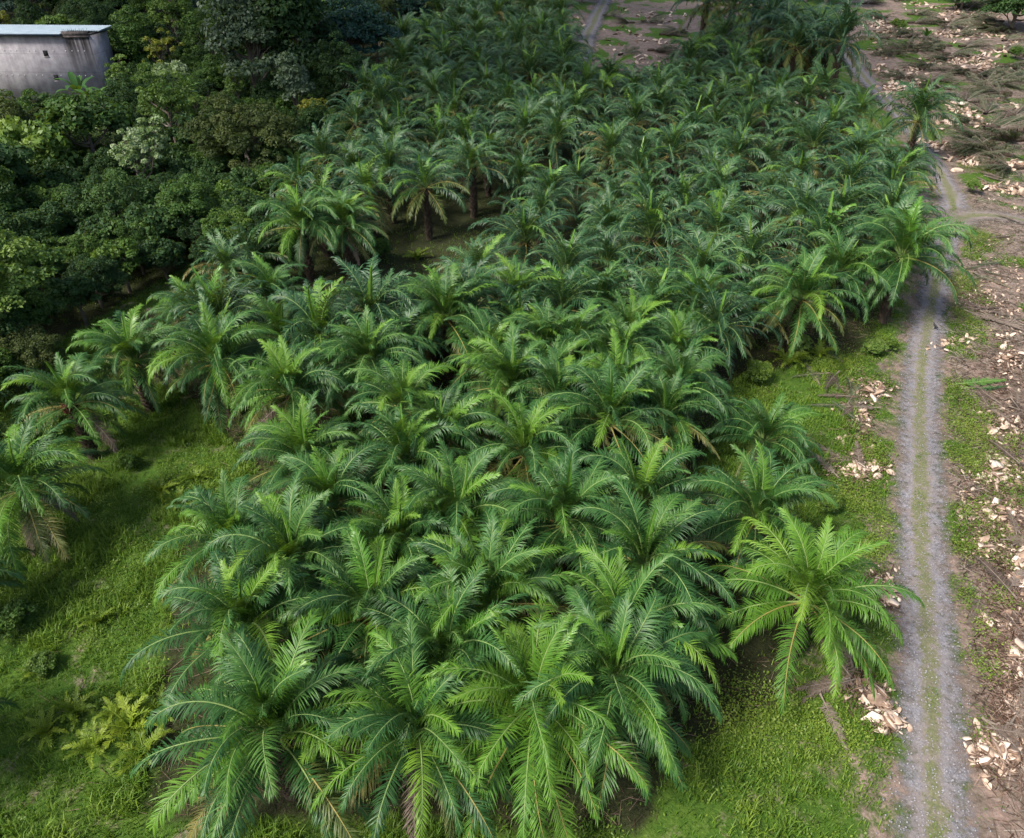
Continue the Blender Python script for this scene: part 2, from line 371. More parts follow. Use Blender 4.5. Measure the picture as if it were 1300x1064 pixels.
def later(o, what, px, py):
    k = min(range(len(ANCH)), key=lambda i: (ANCH[i][0]-px)**2+(1.6*(ANCH[i][1]-py))**2); a = ANCH[k]
    d = int(round(math.atan2(1.3*(a[1]-py), px-a[0])/(math.pi/4))) % 8
    LATER.setdefault((what, k, d), []).append((math.hypot(px-a[0], 1.3*(py-a[1])), o))
def set_labels():
    for (what, k, d), l in LATER.items():
        l.sort(key=lambda q: q[0])
        for i, (_, o) in enumerate(l):
            o['label'] = ('%s %s the %s' % (what, ('just '+DIRS[d] if DIRS[d][0] in 'ab' else DIRS[d]), ANCH[k][2])) if len(l) == 1 else ('%s, %s one %s the %s' % (what, ORD[min(i, 19)], DIRS[d], ANCH[k][2]))
# ------------------------------------------------------------------ the ground and its zones
def W(poly): return [tuple(hit(a, b)[:2]) for a, b in poly]
TRK_PX = [(1187,1250),(1186,1064),(1185,975),(1183,900),(1178,800),(1171,700),(1168,600),(1168,500),(1174,430),(1182,395),(1189,350),(1200,308),(1213,270),(1206,243),(1190,212),(1172,188),(1148,152),(1123,125),(1099,100),(1078,72),(1066,52)]
BR_PX = [(1206,300),(1222,274),(1250,273),(1300,281),(1380,290)]
FAR_PX = [(700,118),(726,95),(741,68),(747,42),(759,18),(768,0),(772,-14)]
def smooth_line(pts, step=.7):
    P = np.array(pts, float); d = np.concatenate([[0], np.cumsum(np.linalg.norm(np.diff(P, axis=0), axis=1))])
    s = np.arange(0, d[-1], step); X = np.stack([np.interp(s, d, P[:, 0]), np.interp(s, d, P[:, 1])], -1)
    k = max(3, int(5/step)) | 1; pad = np.vstack([np.repeat(X[:1], k//2, 0), X, np.repeat(X[-1:], k//2, 0)])
    return np.stack([np.convolve(pad[:, i], np.ones(k)/k, 'valid') for i in (0, 1)], -1)
TRK = smooth_line(W(TRK_PX)); BR = smooth_line(W(BR_PX)); FAR = smooth_line(W(FAR_PX), 2)
def dist_to(x, y, L):
    x = np.asarray(x, float).ravel(); y = np.asarray(y, float).ravel(); L = L[::2]; out = np.empty(len(x))
    for i in range(0, len(x), 20000):
        out[i:i+20000] = np.sqrt(((x[i:i+20000, None]-L[None, :, 0])**2+(y[i:i+20000, None]-L[None, :, 1])**2).min(1))
    return out
FELL = W([(1260,1230),(1235,1064),(1228,850),(1212,700),(1200,600),(1196,480),(1210,380),(1228,300),(1200,225),(1150,140),(1108,92),(1072,45),(1062,0),(1500,-4),(2600,-4),(2600,1230)])
FELL2 = W([(690,62),(705,20),(715,-6),(1000,-6),(1000,10),(900,28),(872,55),(860,85),(800,92),(735,80)])
FIELD = W([(185,1050),(190,960),(230,700),(330,600),(240,500),(130,470),(180,400),(330,390),(360,300),(450,220),(440,150),(500,90),(540,20),(700,0),(735,80),(870,90),(900,50),(1050,110),(1180,260),(1120,440),(930,480),(880,620),(1050,700),(1010,880),(850,960),(820,1050)])
FOREST = W([(-60,470),(-60,-6),(560,-6),(510,40),(455,150),(370,230),(340,300),(250,330),(130,400),(60,440)])
def zones(x, y):
    x = np.asarray(x, float).ravel(); y = np.asarray(y, float).ravel()
    dt = np.minimum(np.minimum(dist_to(x, y, TRK), dist_to(x, y, BR)), dist_to(x, y, FAR)*.8)
    fell = inpoly(x, y, FELL) | inpoly(x, y, FELL2); field = inpoly(x, y, FIELD) | inpoly(x, y, FOREST)
    n1, n2 = fbm(x, y, 5.5, 31), fbm(x, y, 1.6, 47)
    dirt = np.where(fell, 1.25-1.15*np.clip((n1-.46)*6, 0, 1)+(n2-.5)*.8, .22+(n2-.5)*.9)
    verge = np.clip(1-(dt-1.6)/2.6, 0, 1); dirt = np.where(fell, dirt, dirt+.55*verge*(n2+.2))
    jc = hit(1228, 274); jd = np.sqrt((x-jc[0])**2+((y-jc[1])*.8)**2); dirt = np.maximum(dirt, np.clip(1.6-jd/6.5+(n2-.5)*1.2, 0, 1))
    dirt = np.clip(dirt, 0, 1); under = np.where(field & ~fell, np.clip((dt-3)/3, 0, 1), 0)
    return dirt, under, dt, fell
def axis(lo, hi, step, far, g=1.09):
    a = list(np.arange(lo, hi, step)); s = step; b = []; v = hi
    while v < far: b.append(v); s *= g; v += s
    return a, b+[far]
xa, xb = axis(-70, 70, .6, 520); xs = np.array([-v for v in xb[::-1]]+xa+xb)
ya, yb = axis(0, 150, .6, 900, 1.04); ys = np.array([-60, -35, -18, -8]+ya+yb)
GX, GY = np.meshgrid(xs, ys, indexing='xy'); GZ = T(GX, GY)
nx, ny = len(xs), len(ys); ii, jj = np.meshgrid(np.arange(ny-1), np.arange(nx-1), indexing='ij')
GQ = np.stack([ii*nx+jj, ii*nx+jj+1, (ii+1)*nx+jj+1, (ii+1)*nx+jj], -1).reshape(-1, 4)
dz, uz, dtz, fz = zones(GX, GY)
GZ = GZ - (.17*np.clip((3.0-dtz)/.8, 0, 1)).reshape(GZ.shape)            # the bed the tracks are cut into
def ground_mat():
    m, t, out = newmat('ground'); g = N(t, 'ShaderNodeNewGeometry'); P = g.outputs['Position']
    ad = N(t, 'ShaderNodeAttribute', attribute_name='dirt'); au = N(t, 'ShaderNodeAttribute', attribute_name='under')
    n1, n2, n3 = noise(t, 1.3, 6, .65, P), noise(t, .22, 3, .5, P), noise(t, 7, 5, .7, P)
    grass = mix(t, n2, ramp(t, n3, [(.3, (.014, .042, .007)), (.5, (.042, .105, .012)), (.75, (.11, .19, .025))]), ramp(t, n1, [(.3, (.03, .07, .01)), (.7, (.12, .17, .025))]))
    dirt = mix(t, n2, ramp(t, n3, [(.25, (.11, .07, .055)), (.5, (.25, .175, .145)), (.75, (.42, .33, .28))]), ramp(t, n1, [(.3, (.13, .085, .065)), (.55, (.27, .20, .17)), (.75, (.34, .25, .20))]))
    n4 = noise(t, .75, 6, .7, P, .6); dirt = mix(t, ramp(t, n4, [(.42, (0, 0, 0)), (.62, (.8, .8, .8))]), dirt, ramp(t, n3, [(.3, (.04, .035, .028)), (.6, (.12, .105, .075)), (.8, (.27, .22, .18))]))
    f = math_(t, 'ADD', ad.outputs['Fac'], math_(t, 'ADD', math_(t, 'MULTIPLY', math_(t, 'SUBTRACT', n3, .5), .9), math_(t, 'MULTIPLY', math_(t, 'SUBTRACT', n1, .5), 1.1)))
    f = math_(t, 'MULTIPLY', math_(t, 'SUBTRACT', f, .38), 3, clamp=True)
    c = mix(t, f, grass, dirt)
    lit = ramp(t, n3, [(.3, (.010, .009, .006)), (.55, (.03, .03, .014)), (.75, (.07, .055, .035))])  # leaf litter, its colour deepened to stand for shade between the palms
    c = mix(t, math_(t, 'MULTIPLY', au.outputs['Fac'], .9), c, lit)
    p = N(t, 'ShaderNodeBsdfPrincipled'); t.links.new(c, p.inputs['Base Color']); p.inputs['Roughness'].default_value = .95; p.inputs['Specular IOR Level'].default_value = .15
    b = N(t, 'ShaderNodeBump'); b.inputs['Strength'].default_value = .8; b.inputs['Distance'].default_value = .25
    t.links.new(math_(t, 'ADD', n1, math_(t, 'MULTIPLY', n3, .35)), b.inputs['Height']); t.links.new(b.outputs[0], p.inputs['Normal'])
    t.links.new(p.outputs[0], out.inputs[0]); return m
M['ground'] = ground_mat()
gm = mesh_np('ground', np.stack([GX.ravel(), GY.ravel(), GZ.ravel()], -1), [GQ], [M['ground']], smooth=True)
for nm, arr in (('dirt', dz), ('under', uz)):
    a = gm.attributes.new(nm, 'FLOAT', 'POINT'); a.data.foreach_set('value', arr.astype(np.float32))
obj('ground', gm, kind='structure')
def track_mat(name='track', soily=False):
    m, t, out = newmat(name); uv = N(t, 'ShaderNodeUVMap'); g = N(t, 'ShaderNodeNewGeometry'); P = g.outputs['Position']
    sx = N(t, 'ShaderNodeSeparateXYZ'); t.links.new(uv.outputs[0], sx.inputs[0])
    wob = math_(t, 'MULTIPLY', math_(t, 'SUBTRACT', noise(t, .35, 3, .5, P), .5), .35)
    u = math_(t, 'ABSOLUTE', math_(t, 'ADD', sx.outputs[0], wob))                           # 0 centre, 1 edge
    n3, n4, n1 = noise(t, 9, 6, .75, P), noise(t, 2.2, 5, .65, P), noise(t, .3, 2, .5, P)
    vo = N(t, 'ShaderNodeTexVoronoi'); vo.inputs['Scale'].default_value = 14; t.links.new(P, vo.inputs['Vector'])
    grav = mix(t, math_(t, 'MULTIPLY', n4, .9), ramp(t, vo.outputs['Color'], [(.1, (.13, .125, .14)), (.5, (.20, .195, .215)), (.95, (.34, .33, .36))]), ramp(t, n3, [(.3, (.10, .09, .095)), (.7, (.26, .24, .245))]))
    soil = mix(t, noise(t, .55, 4, .6, P), ramp(t, n3, [(.25, (.08, .065, .055)), (.5, (.17, .14, .125)), (.75, (.30, .25, .22))]), ramp(t, n3, [(.25, (.12, .09, .07)), (.5, (.24, .19, .16)), (.75, (.34, .29, .2))]))
    weed = ramp(t, n3, [(.3, (.05, .08, .015)), (.6, (.11, .15, .03)), (.8, (.22, .24, .06))])
    jit = math_(t, 'MULTIPLY', math_(t, 'SUBTRACT', n4, .5), .9)
    rut = math_(t, 'ABSOLUTE', math_(t, 'SUBTRACT', u, .47)); nb = math_(t, 'MULTIPLY', math_(t, 'SUBTRACT', noise(t, .12, 2, .5, P), .5), .25)
    mid = math_(t, 'MULTIPLY', math_(t, 'SUBTRACT', math_(t, 'ADD', .26, math_(t, 'ADD', nb, math_(t, 'MULTIPLY', jit, .8))), u), 6, clamp=True)
    edge = math_(t, 'MULTIPLY', math_(t, 'SUBTRACT', math_(t, 'ADD', rut, math_(t, 'ADD', nb, math_(t, 'MULTIPLY', jit, .42))), .17), 5, clamp=True)
    grav = mix(t, ramp(t, noise(t, .8, 5, .7, P), [(.4, (0, 0, 0)), (.65, (.7, .7, .7))]), grav, soil)
    if soily: grav = mix(t, .75, grav, soil)
    c = mix(t, edge, grav, soil); c = mix(t, math_(t, 'MULTIPLY', mid, math_(t, 'MULTIPLY', math_(t, 'SUBTRACT', n4, .2), 4, clamp=True)), c, mix(t, n4, soil, weed))
    p = N(t, 'ShaderNodeBsdfPrincipled'); t.links.new(c, p.inputs['Base Color']); p.inputs['Roughness'].default_value = .95; p.inputs['Specular IOR Level'].default_value = .15
    b = N(t, 'ShaderNodeBump'); b.inputs['Strength'].default_value = .6; b.inputs['Distance'].default_value = .06
    t.links.new(n3, b.inputs['Height']); t.links.new(b.outputs[0], p.inputs['Normal'])
    al = math_(t, 'MULTIPLY', math_(t, 'SUBTRACT', .88, math_(t, 'ADD', u, math_(t, 'ADD', math_(t, 'MULTIPLY', math_(t, 'SUBTRACT', n4, .5), 1.3), math_(t, 'MULTIPLY', math_(t, 'SUBTRACT', n3, .5), 1.2)))), 1.9, clamp=True)
    tr = N(t, 'ShaderNodeBsdfTransparent'); ms = N(t, 'ShaderNodeMixShader'); t.links.new(al, ms.inputs[0])
    t.links.new(tr.outputs[0], ms.inputs[1]); t.links.new(p.outputs[0], ms.inputs[2]); t.links.new(ms.outputs[0], out.inputs[0]); return m
M['track'] = track_mat(); M['track_soil'] = track_mat('dirt_track', True)
def ribbon(name, L, half, lift):
    d = np.gradient(L, axis=0); d /= np.linalg.norm(d, axis=1)[:, None]; q = np.stack([d[:, 1], -d[:, 0]], -1)
    us = np.linspace(-1, 1, 13); h = np.broadcast_to(np.asarray(half, float), (len(L),))
    X = L[:, None, 0]+q[:, None, 0]*us[None]*h[:, None]; Y = L[:, None, 1]+q[:, None, 1]*us[None]*h[:, None]
    rut = -.04*np.exp(-((np.abs(us)-.47)/.16)**2)[None]
    zg = np.max([T(X+a, Y+b) for a, b in ((0,0),(.3,0),(-.3,0),(0,.3),(0,-.3))], 0)
    Z = zg+lift+rut*(1-np.clip(Y/200, 0, 1)); n, k = X.shape
    i, j = np.meshgrid(np.arange(n-1), np.arange(k-1), indexing='ij')
    Q = np.stack([i*k+j, i*k+j+1, (i+1)*k+j+1, (i+1)*k+j], -1).reshape(-1, 4)
    me = mesh_np(name, np.stack([X.ravel(), Y.ravel(), Z.ravel()], -1), [Q[:, ::-1]], [M['track']], smooth=True)
    uvl = me.uv_layers.new(name='UVMap'); li = np.empty(len(me.loops), np.int32); me.loops.foreach_get('vertex_index', li)
    U = np.stack([np.broadcast_to(us[None], (n, k)).ravel(), np.repeat(np.arange(n), k)*.1], -1)[li]
    uvl.data.foreach_set('uv', U.astype(np.float32).ravel())
    return obj(name, me, kind='structure')
wd = 2.1+.9*np.exp(-((TRK[:, 1]-TRK[np.argmin(np.abs(TRK[:, 1]-hit(1213, 268)[1])), 1])/7)**2)+np.clip((TRK[:, 1]-120)/60, 0, 1)*.6
ribbon('gravel_track', TRK, wd, .04)
rb = ribbon('track_branch', BR, 3.6, .06); rb.data.materials[0] = M['track_soil']
ribbon('far_track', FAR, 3.4, .25)

# ------------------------------------------------------------------ oil palms set by hand
NEAR = [  # px, py, label, height, scale, fronds, look
 (679,900,'bright green palm with fully open fronds, largest crown at the bottom centre',4.6,1.0,38,'b'),
 (352,936,'dark green palm with grey upright spear, nearest crown at the lower left',4.4,1.05,38,'m'),
 (313,801,'blue-green palm with fronds reaching left over the open grass',4.6,1.0,36,'n'),
 (531,932,'green palm half hidden left of the bright bottom centre palm',4.2,.95,32,'m'),
 (474,780,'dense palm crown between the blue-green left palm and the centre fronds',4.2,.95,34,'m'),
 (618,768,'palm with one broad combed frond arching left, above the bright front palm',4.6,1.0,36,'m'),
 (818,720,'lush palm with browning lower fronds reaching toward the right hand clearing',4.8,1.02,36,'m'),
 (790,808,'palm with drooping fronds right of and behind the bright front palm',4.2,.98,34,'m'),
 (718,666,'tall upright fronded palm in the middle of the lower plantation',4.8,1.0,34,'n'),
 (960,658,'palm with wide low fronds beside the chip heaps left of the track',4.2,.92,34,'n'),
 (970,560,'small open palm on the weedy clearing near the track',2.4,.82,20,'n'),
 (1024,764,'bright lime green palm at the track edge, its fronds overhanging a chip heap',4.2,.98,32,'b'),
 (580,660,'palm with upright glossy fronds just left of the lower centre',4.6,1.0,34,'m'),
 (422,646,'palm with curled upright fronds in the left part of the front block',4.4,.95,34,'m'),
 (392,588,'palm with yellow-green shoots at the left edge of the front block',4.4,.9,32,'m'),
 (514,586,'greyish green palm with a bright yellow-green spear near the centre left',4.4,.92,32,'n'),
 (300,694,'palm at the grass lane edge above the blue-green left palm',4.0,.9,32,'n'),
 (666,578,'palm with lime young fronds in the centre of the front block',4.4,.9,32,'m'),
 (774,538,'broad spreading palm with pale sheen beside the dark gap at centre right',5.0,1.0,34,'n'),
 (862,496,'palm with exposed dark heart at the right rim of the front block',4.4,.88,28,'n'),
 (815,636,'pale palm with yellow dying fronds near the dark gap',4.2,.92,28,'m'),
 (470,463,'star shaped palm with long lower fronds in the middle left',5.2,1.0,38,'n'),
 (370,500,'palm with lime shoots and overhanging fronds above the shaded grass lane',4.8,.95,34,'m'),
 (360,430,'palm behind the lime shoot palm on the left rim',4.4,.9,32,'n'),
 (345,380,'palm on the rear left rim of the front block below the tall rear palms',4.2,.88,30,'n'),
 (277,462,'palm with long drooping lower fronds hanging over the grass lane',5.0,1.0,36,'m'),
 (171,460,'palm with orange frond stalks left of the grass lane',4.8,.92,30,'m'),
 (92,514,'palm with browning fronds before the dark bushes at the left',4.8,.95,28,'m'),
 (29,622,'bright leaning palm at the left edge above the grass lane',4.6,1.0,32,'m'),
 (-72,745,'shaded palm at the left margin below the bright leaning palm',3.2,.8,26,'n'),
 (-150,950,'palm mostly out of view at the lower left corner',3.6,.9,26,'n'),
 (568,407,'tall fan shaped palm with yellow stalks left of centre',5.4,1.0,36,'n'),
 (656,384,'palm with orange stalks right of the tall fan shaped palm',4.8,.95,32,'n'),
 (620,455,'yellow-green palm in the centre with a lime spear',4.2,.88,30,'m'),
 (730,444,'palm with silvery upright fronds above centre right',4.6,.92,32,'n'),
 (694,438,'palm with a visible brown heart between two silvery crowns',4.4,.86,28,'n'),
 (798,427,'palm with exposed orange frond bases and a pale broken top',4.8,.92,28,'m'),
 (886,393,'dark spreading palm at the corner of the shady gap right of centre',5.2,1.0,34,'n'),
 (862,452,'pale feathery palm in front of the dark spreading corner palm',4.2,.86,28,'n'),
 (1016,381,'palm with skirt of hanging fronds above the weedy clearing',5.6,.98,34,'m'),
 (1146,326,'tall leaning palm whose fronds hang over the gravel track',7.0,1.15,34,'n'),
 (1062,348,'palm behind the tall track side palm, in the edge row',5.0,.98,32,'n'),
 (384,290,'large star shaped palm in the rear left row',6.0,1.1,36,'n'),
 (438,288,'palm with yellow lower stalks right of the large rear left palm',5.6,1.0,34,'n'),
 (760,384,'palm with a dark bare heart behind the broken topped palm',4.6,.9,30,'n'),
 (245,395,'bluish grey palm at the far left of the front block by the clearing',3.8,.9,28,'n'),
]
for (px, py, lab, h, s, n, look) in NEAR: palm_near(px, py, lab, h, s, n, look)
HAND_FAR = [ (468,246,5.5,1.0),(541,239,6.5,1.0),(495,204,6.0,1.0),(379,233,5.0,1.0),(600,214,6.5,1.05),(700,250,5,1.0),(610,351,4.6,.95),(718,349,4.6,.95),
 (451,157,6.5,1.05),(494,182,5,.95),(578,52,6,1.1),(674,96,6,1.1),(743,112,5,1.05),(1069,54,11,1.45),(1000,42,11,1.4),(1033,50,10,1.35),(897,4,12,1.5),(930,10,12,1.4),(960,6,12,1.4),(985,20,11,1.4),
 (1166,154,6,1.25),(1088,148,4,.95),(1088,198,6,1.05),(1132,240,4.5,1.0),(1150,285,4,.9),(320,330,3.5,.9),(290,345,3.5,.85),(1010,60,10,1.3),(1050,62,9,1.3),(975,35,11,1.4)]
HLAB = ['palm in the shaded rear row with fanned yellow stalks','palm with a dark hanging skirt beside the shady rear gap','tall palm behind the shady rear gap with a brown heart','palm at the forest edge below the olive brown round tree','palm with pale lower stalks right of the shady rear gap',
 'palm with a bright upright spear in front of the rear block','palm with a dark heart behind the tall fan shaped palm','palm with reddish bare frond bases in the rear centre','tall dark trunked palm at the left corner of the rear block','star shaped palm right of the tall dark trunked corner palm',
 'palm with long pale stalks standing up in the farthest left block','palm with a brown trunk showing in the far centre','palm with a dark heart near the foot of the far dirt road','tall old palm with drooping fronds at the start of the far track','tall old dark palm left of the far track',
 'tall old palm between two taller ones by the far track','tall palm with drooping rounded crown against the dark far trees','tall shaded palm right of the drooping rounded crown','tall shaded palm in the dark clump at the top','tall palm at the lower left of the dark top clump',
 'single dark palm standing right of the track against the felled ground','small palm with thin fronds left of the far track bend','open star shaped palm at the right end of the plantation','bright palm at the plantation edge by the track junction','low palm at the track junction edge',
 'small palm beside the dark trees at the left rim','pale small palm at the left rim near the forest','palm behind the tall old palms of the far clump','palm right of the tall old pair by the far track','dark palm at the left of the far clump']
for i, (px, py, h, s) in enumerate(HAND_FAR):
    s = s*1.06 if s > 1.25 else s; p = hit(px, py, h); palm_far(p[0], p[1], HLAB[i], h, s, 900+i, s > 1.3)
# ------------------------------------------------------------------ the rest of the plantation: rows filled in at planting distance
FILL = [(452,150),(500,78),(520,40),(560,0),(600,-8),(700,-8),(715,30),(738,66),(742,100),(800,104),(850,92),(880,62),(940,58),(970,100),(1050,116),(1090,160),(1120,190),(1152,212),(1165,240),(1184,285),(1150,318),(1085,362),(1010,388),(935,395),
        (950,430),(900,470),(870,520),(830,560),(860,610),(900,650),(880,760),(850,830),(790,960),(560,985),(360,985),(300,760),(330,640),(330,520),(255,470),(240,400),(330,350),(420,380),(500,385),(560,345),(630,318),(690,290),(650,240),(600,215),(540,240),(470,250),(430,292),(385,295),(362,240),(440,200)]
FP = [tuple(hit(a, b, 4.6)[:2]) for a, b in FILL]
bx = np.array(FP); lo, hi_ = bx.min(0), bx.max(0); g2 = np.random.default_rng(21)
ang = R(24); cands = []
SPC = 4.75
for i in range(-90, 90):
    for j in range(-90, 90):
        u, v = (i+.5*(j % 2))*SPC, j*SPC*.866
        x, y = u*math.cos(ang)-v*math.sin(ang), 90+u*math.sin(ang)+v*math.cos(ang)
        x += g2.normal(0, .55); y += g2.normal(0, .55)
        if y > 150 and g2.random() < .12: continue
        cands.append((x, y))
cands = [c for c in cands if inpoly(c[0], c[1], FP)]
cands.sort(key=lambda c: c[1]); nfill = 0
LOOKW = ['arching fronds', 'upright fronds', 'dense green fronds', 'spreading fronds', 'drooping outer fronds']
for (x, y) in cands:
    if len(PALMS) and min((x-a)**2+(y-b)**2 for a, b in PALMS) < (3.45**2 if y < 60 else (4.7**2 if y < 100 else 5.3**2)): continue
    h = g2.uniform(3.3, 5.6)*(1.2 if y > 70 else 1); px, py = proj(x, y, float(T(x, y))+h)
    if py < -25 or px < -60 or py > 965: continue
    lab = ''
    if y < 50: o_ = palm_near(px, py, lab, h, g2.uniform(.84, 1.0), 30, 'nm'[int(g2.integers(2))])
    else: o_ = palm_far(x, y, lab, h, g2.uniform(.78, 1.18)*(1.02 if y < 110 else 1.08), int(g2.integers(1e6)))
    nfill += 1; later(o_, 'oil palm', px, py)
    if len(PALMS) >= 300: break
for (px, py, lab) in () and ((505,1140,'palm below the bottom edge of the plantation view, left'), (850,1150,'palm below the bottom edge of the plantation view, right'), (230,1130,'palm at the bottom, beside the grass lane')):
    palm_near(px, py, lab, 3.6, .95, 28, 'm')
print('PALMS', len(PALMS), 'fill', nfill)
# ------------------------------------------------------------------ broadleaf trees
def crown_tree(seed, ncl=70, leaf=.055, per=150, sx=1.0, sz=.8, cr=.30, hollow=.55, tri=False, up=.4):
    """leaf clumps over a lumpy shell, unit radius; clumps get their own tone"""
    g = np.random.default_rng(seed); mb = MB()
    c = g.normal(size=(ncl, 3)); c /= np.linalg.norm(c, axis=1)[:, None]; c[:, 2] = np.where(c[:, 2] < -.35, -c[:, 2]*.6, c[:, 2])
    rr = g.uniform(hollow, 1, ncl)**.6*(.5+.75*vnoise(c[:, 0]*1.7+9, c[:, 1]*1.7+c[:, 2]*1.9, seed)); c = c*rr[:, None]*np.array([sx, sx, sz])
    R_ = cr*g.uniform(.45, 1.35, ncl); tone = np.clip(.42+g.normal(0, .13, ncl)+c[:, 2]*.08, .05, .95)
    k = np.repeat(np.arange(ncl), per); n = len(k)
    d = g.normal(size=(n, 3)); d /= np.linalg.norm(d, axis=1)[:, None]; d[:, 2] = np.abs(d[:, 2])*.85-.12
    p = c[k]+d*(R_[k]*g.uniform(.55, 1.0, n)**.5)[:, None]
    nr = d*.9+g.normal(0, .55, (n, 3))+np.array([0, 0, up]); nr /= np.linalg.norm(nr, axis=1)[:, None]
    a = np.cross(nr, g.normal(size=(n, 3))); a /= np.linalg.norm(a, axis=1)[:, None]; b = np.cross(nr, a)
    s = leaf*g.uniform(.6, 1.3, n)[:, None]; a *= s; b *= s*.55
    V = np.stack([p-a, p-b*1.0+nr*s*.12, p+a, p+b], 1).reshape(-1, 3)
    mb.add(V, (np.arange(n)*4)[:, None]+np.arange(4)[None], tone=np.repeat(np.clip(tone[k]+g.normal(0, .09, n), 0, 1), 4))
    return mb.mesh('crown', [M['leaf_mid']]), c
def trunk_tree(seed, cl, r=.06, nl=14):
    g = np.random.default_rng(seed); mb = MB()
    P = np.array([[0, 0, -1.6], [.02, .01, -.9], [.0, .04, -.4], [.03, 0, .1], [0, 0, .5]]); mb.tube(P, [r*1.5, r, r*.8, r*.5, r*.15], 8)
    for i in g.choice(len(cl), min(nl, len(cl)), replace=False):
        z0 = g.uniform(-.7, .1); e = cl[i]*.93; s0 = np.array([0, .02, z0]); m_ = (s0+e)/2+np.array([0, 0, -.1])*g.uniform(0, 1)+g.normal(0, .05, 3)
        Q = [s0, s0*.6+m_*.4+g.normal(0, .02, 3), m_, m_*.4+e*.6+g.normal(0, .03, 3), e]; mb.tube(Q, [r*.5, r*.4, r*.28, r*.16, r*.05], 5)
        for q in range(2): e2 = e+g.normal(0, .16, 3); mb.tube([m_, (m_+e2)/2+g.normal(0, .03, 3), e2], [r*.18, r*.1, r*.04], 4)
    return mb.mesh('trunk', [M['bark']])
M['leaf_mid'] = leafmat('leaves_mid', (.016, .042, .010), (.048, .105, .018), (.11, .18, .03), .55, .2, .22)
M['leaf_dark'] = leafmat('leaves_dark', (.009, .026, .010), (.026, .062, .018), (.06, .115, .028), .6, .15, .18)
M['leaf_blue'] = leafmat('leaves_blue_green', (.004, .020, .016), (.010, .042, .032), (.022, .075, .052), .55, .12, .3)
M['leaf_light'] = leafmat('leaves_light', (.04, .085, .012), (.10, .18, .03), (.20, .28, .06), .5, .28, .35)
M['leaf_olive'] = leafmat('leaves_olive', (.016, .028, .008), (.038, .056, .016), (.075, .09, .026), .6, .15, .15)
M['leaf_grey'] = leafmat('leaves_grey_green', (.03, .055, .03), (.07, .11, .06), (.14, .18, .10), .5, .2, .35)
M['leaf_yellow'] = leafmat('leaves_yellow', (.06, .08, .01), (.16, .18, .02), (.34, .30, .04), .5, .3, .35)
M['leaf_pale'] = leafmat('leaves_pale_new', (.05, .10, .025), (.17, .25, .09), (.48, .55, .34), .5, .25, .4)
KINDS_ = {'dense': dict(ncl=130, leaf=.038, per=170, cr=.24, sz=.85), 'round': dict(ncl=150, leaf=.030, per=200, cr=.20, sz=.82, hollow=.8),
          'airy': dict(ncl=90, leaf=.036, per=120, cr=.19, sz=1.15, hollow=.35), 'broad': dict(ncl=60, leaf=.075, per=80, cr=.28, sz=.85),
          'sparse': dict(ncl=46, leaf=.050, per=70, cr=.17, sz=1.1, hollow=.3), 'tall': dict(ncl=110, leaf=.038, per=150, cr=.22, sx=.62, sz=1.15, hollow=.5),
          'cone': dict(ncl=60, leaf=.06, per=110, cr=.26, sx=.5, sz=1.1, hollow=.4)}
TREES = {}
for k_, kw in KINDS_.items():
    TREES[k_] = []
    for v_ in range(3 if k_ in ('dense', 'broad') else 2):
        me_, cl_ = crown_tree(hash_ := 40+len(TREES)*10+v_, **kw); TREES[k_].append((me_, trunk_tree(hash_, cl_)))
g3 = np.random.default_rng(77); TPOS = []
def tree(kind, mat, px, py, wpx, label, lift=1.0, cat='tree', group='trees of the forest edge', name='forest_tree', v=None):
    Rr = 4.0
    for _ in range(4):
        Hc = Rr*KINDS_[kind].get('sz', .8)*1.05*lift+.5; p = hit(px, py, Hc); Rr = wpx/2/px_per_m(p)/KINDS_[kind].get('sx', 1.0)
    return tree_at(kind, mat, p[0], p[1], Rr, Hc, label, cat, group, name, v)
def tree_at(kind, mat, x, y, Rr, Hc, label, cat='tree', group='trees of the forest edge', name='forest_tree', v=None):
    vs = TREES[kind]; me_, tk = vs[int(g3.integers(len(vs))) if v is None else v]
    z = float(T(x, y)); r = thing(name, (x, y, z), label, cat, group)
    c = obj('crown', me_, r, (0, 0, Hc), (g3.normal(0, .06), g3.normal(0, .06), g3.uniform(0, 6.28)), Rr*np.array([1, 1, g3.uniform(.92, 1.1)]))
    c.material_slots[0].link = 'OBJECT'; c.material_slots[0].material = M[mat]
    obj('trunk', tk, r, (0, 0, Hc), (0, 0, c.rotation_euler.z), (Rr, Rr, max(Rr, Hc/1.5)))
    TPOS.append((x, y)); return r
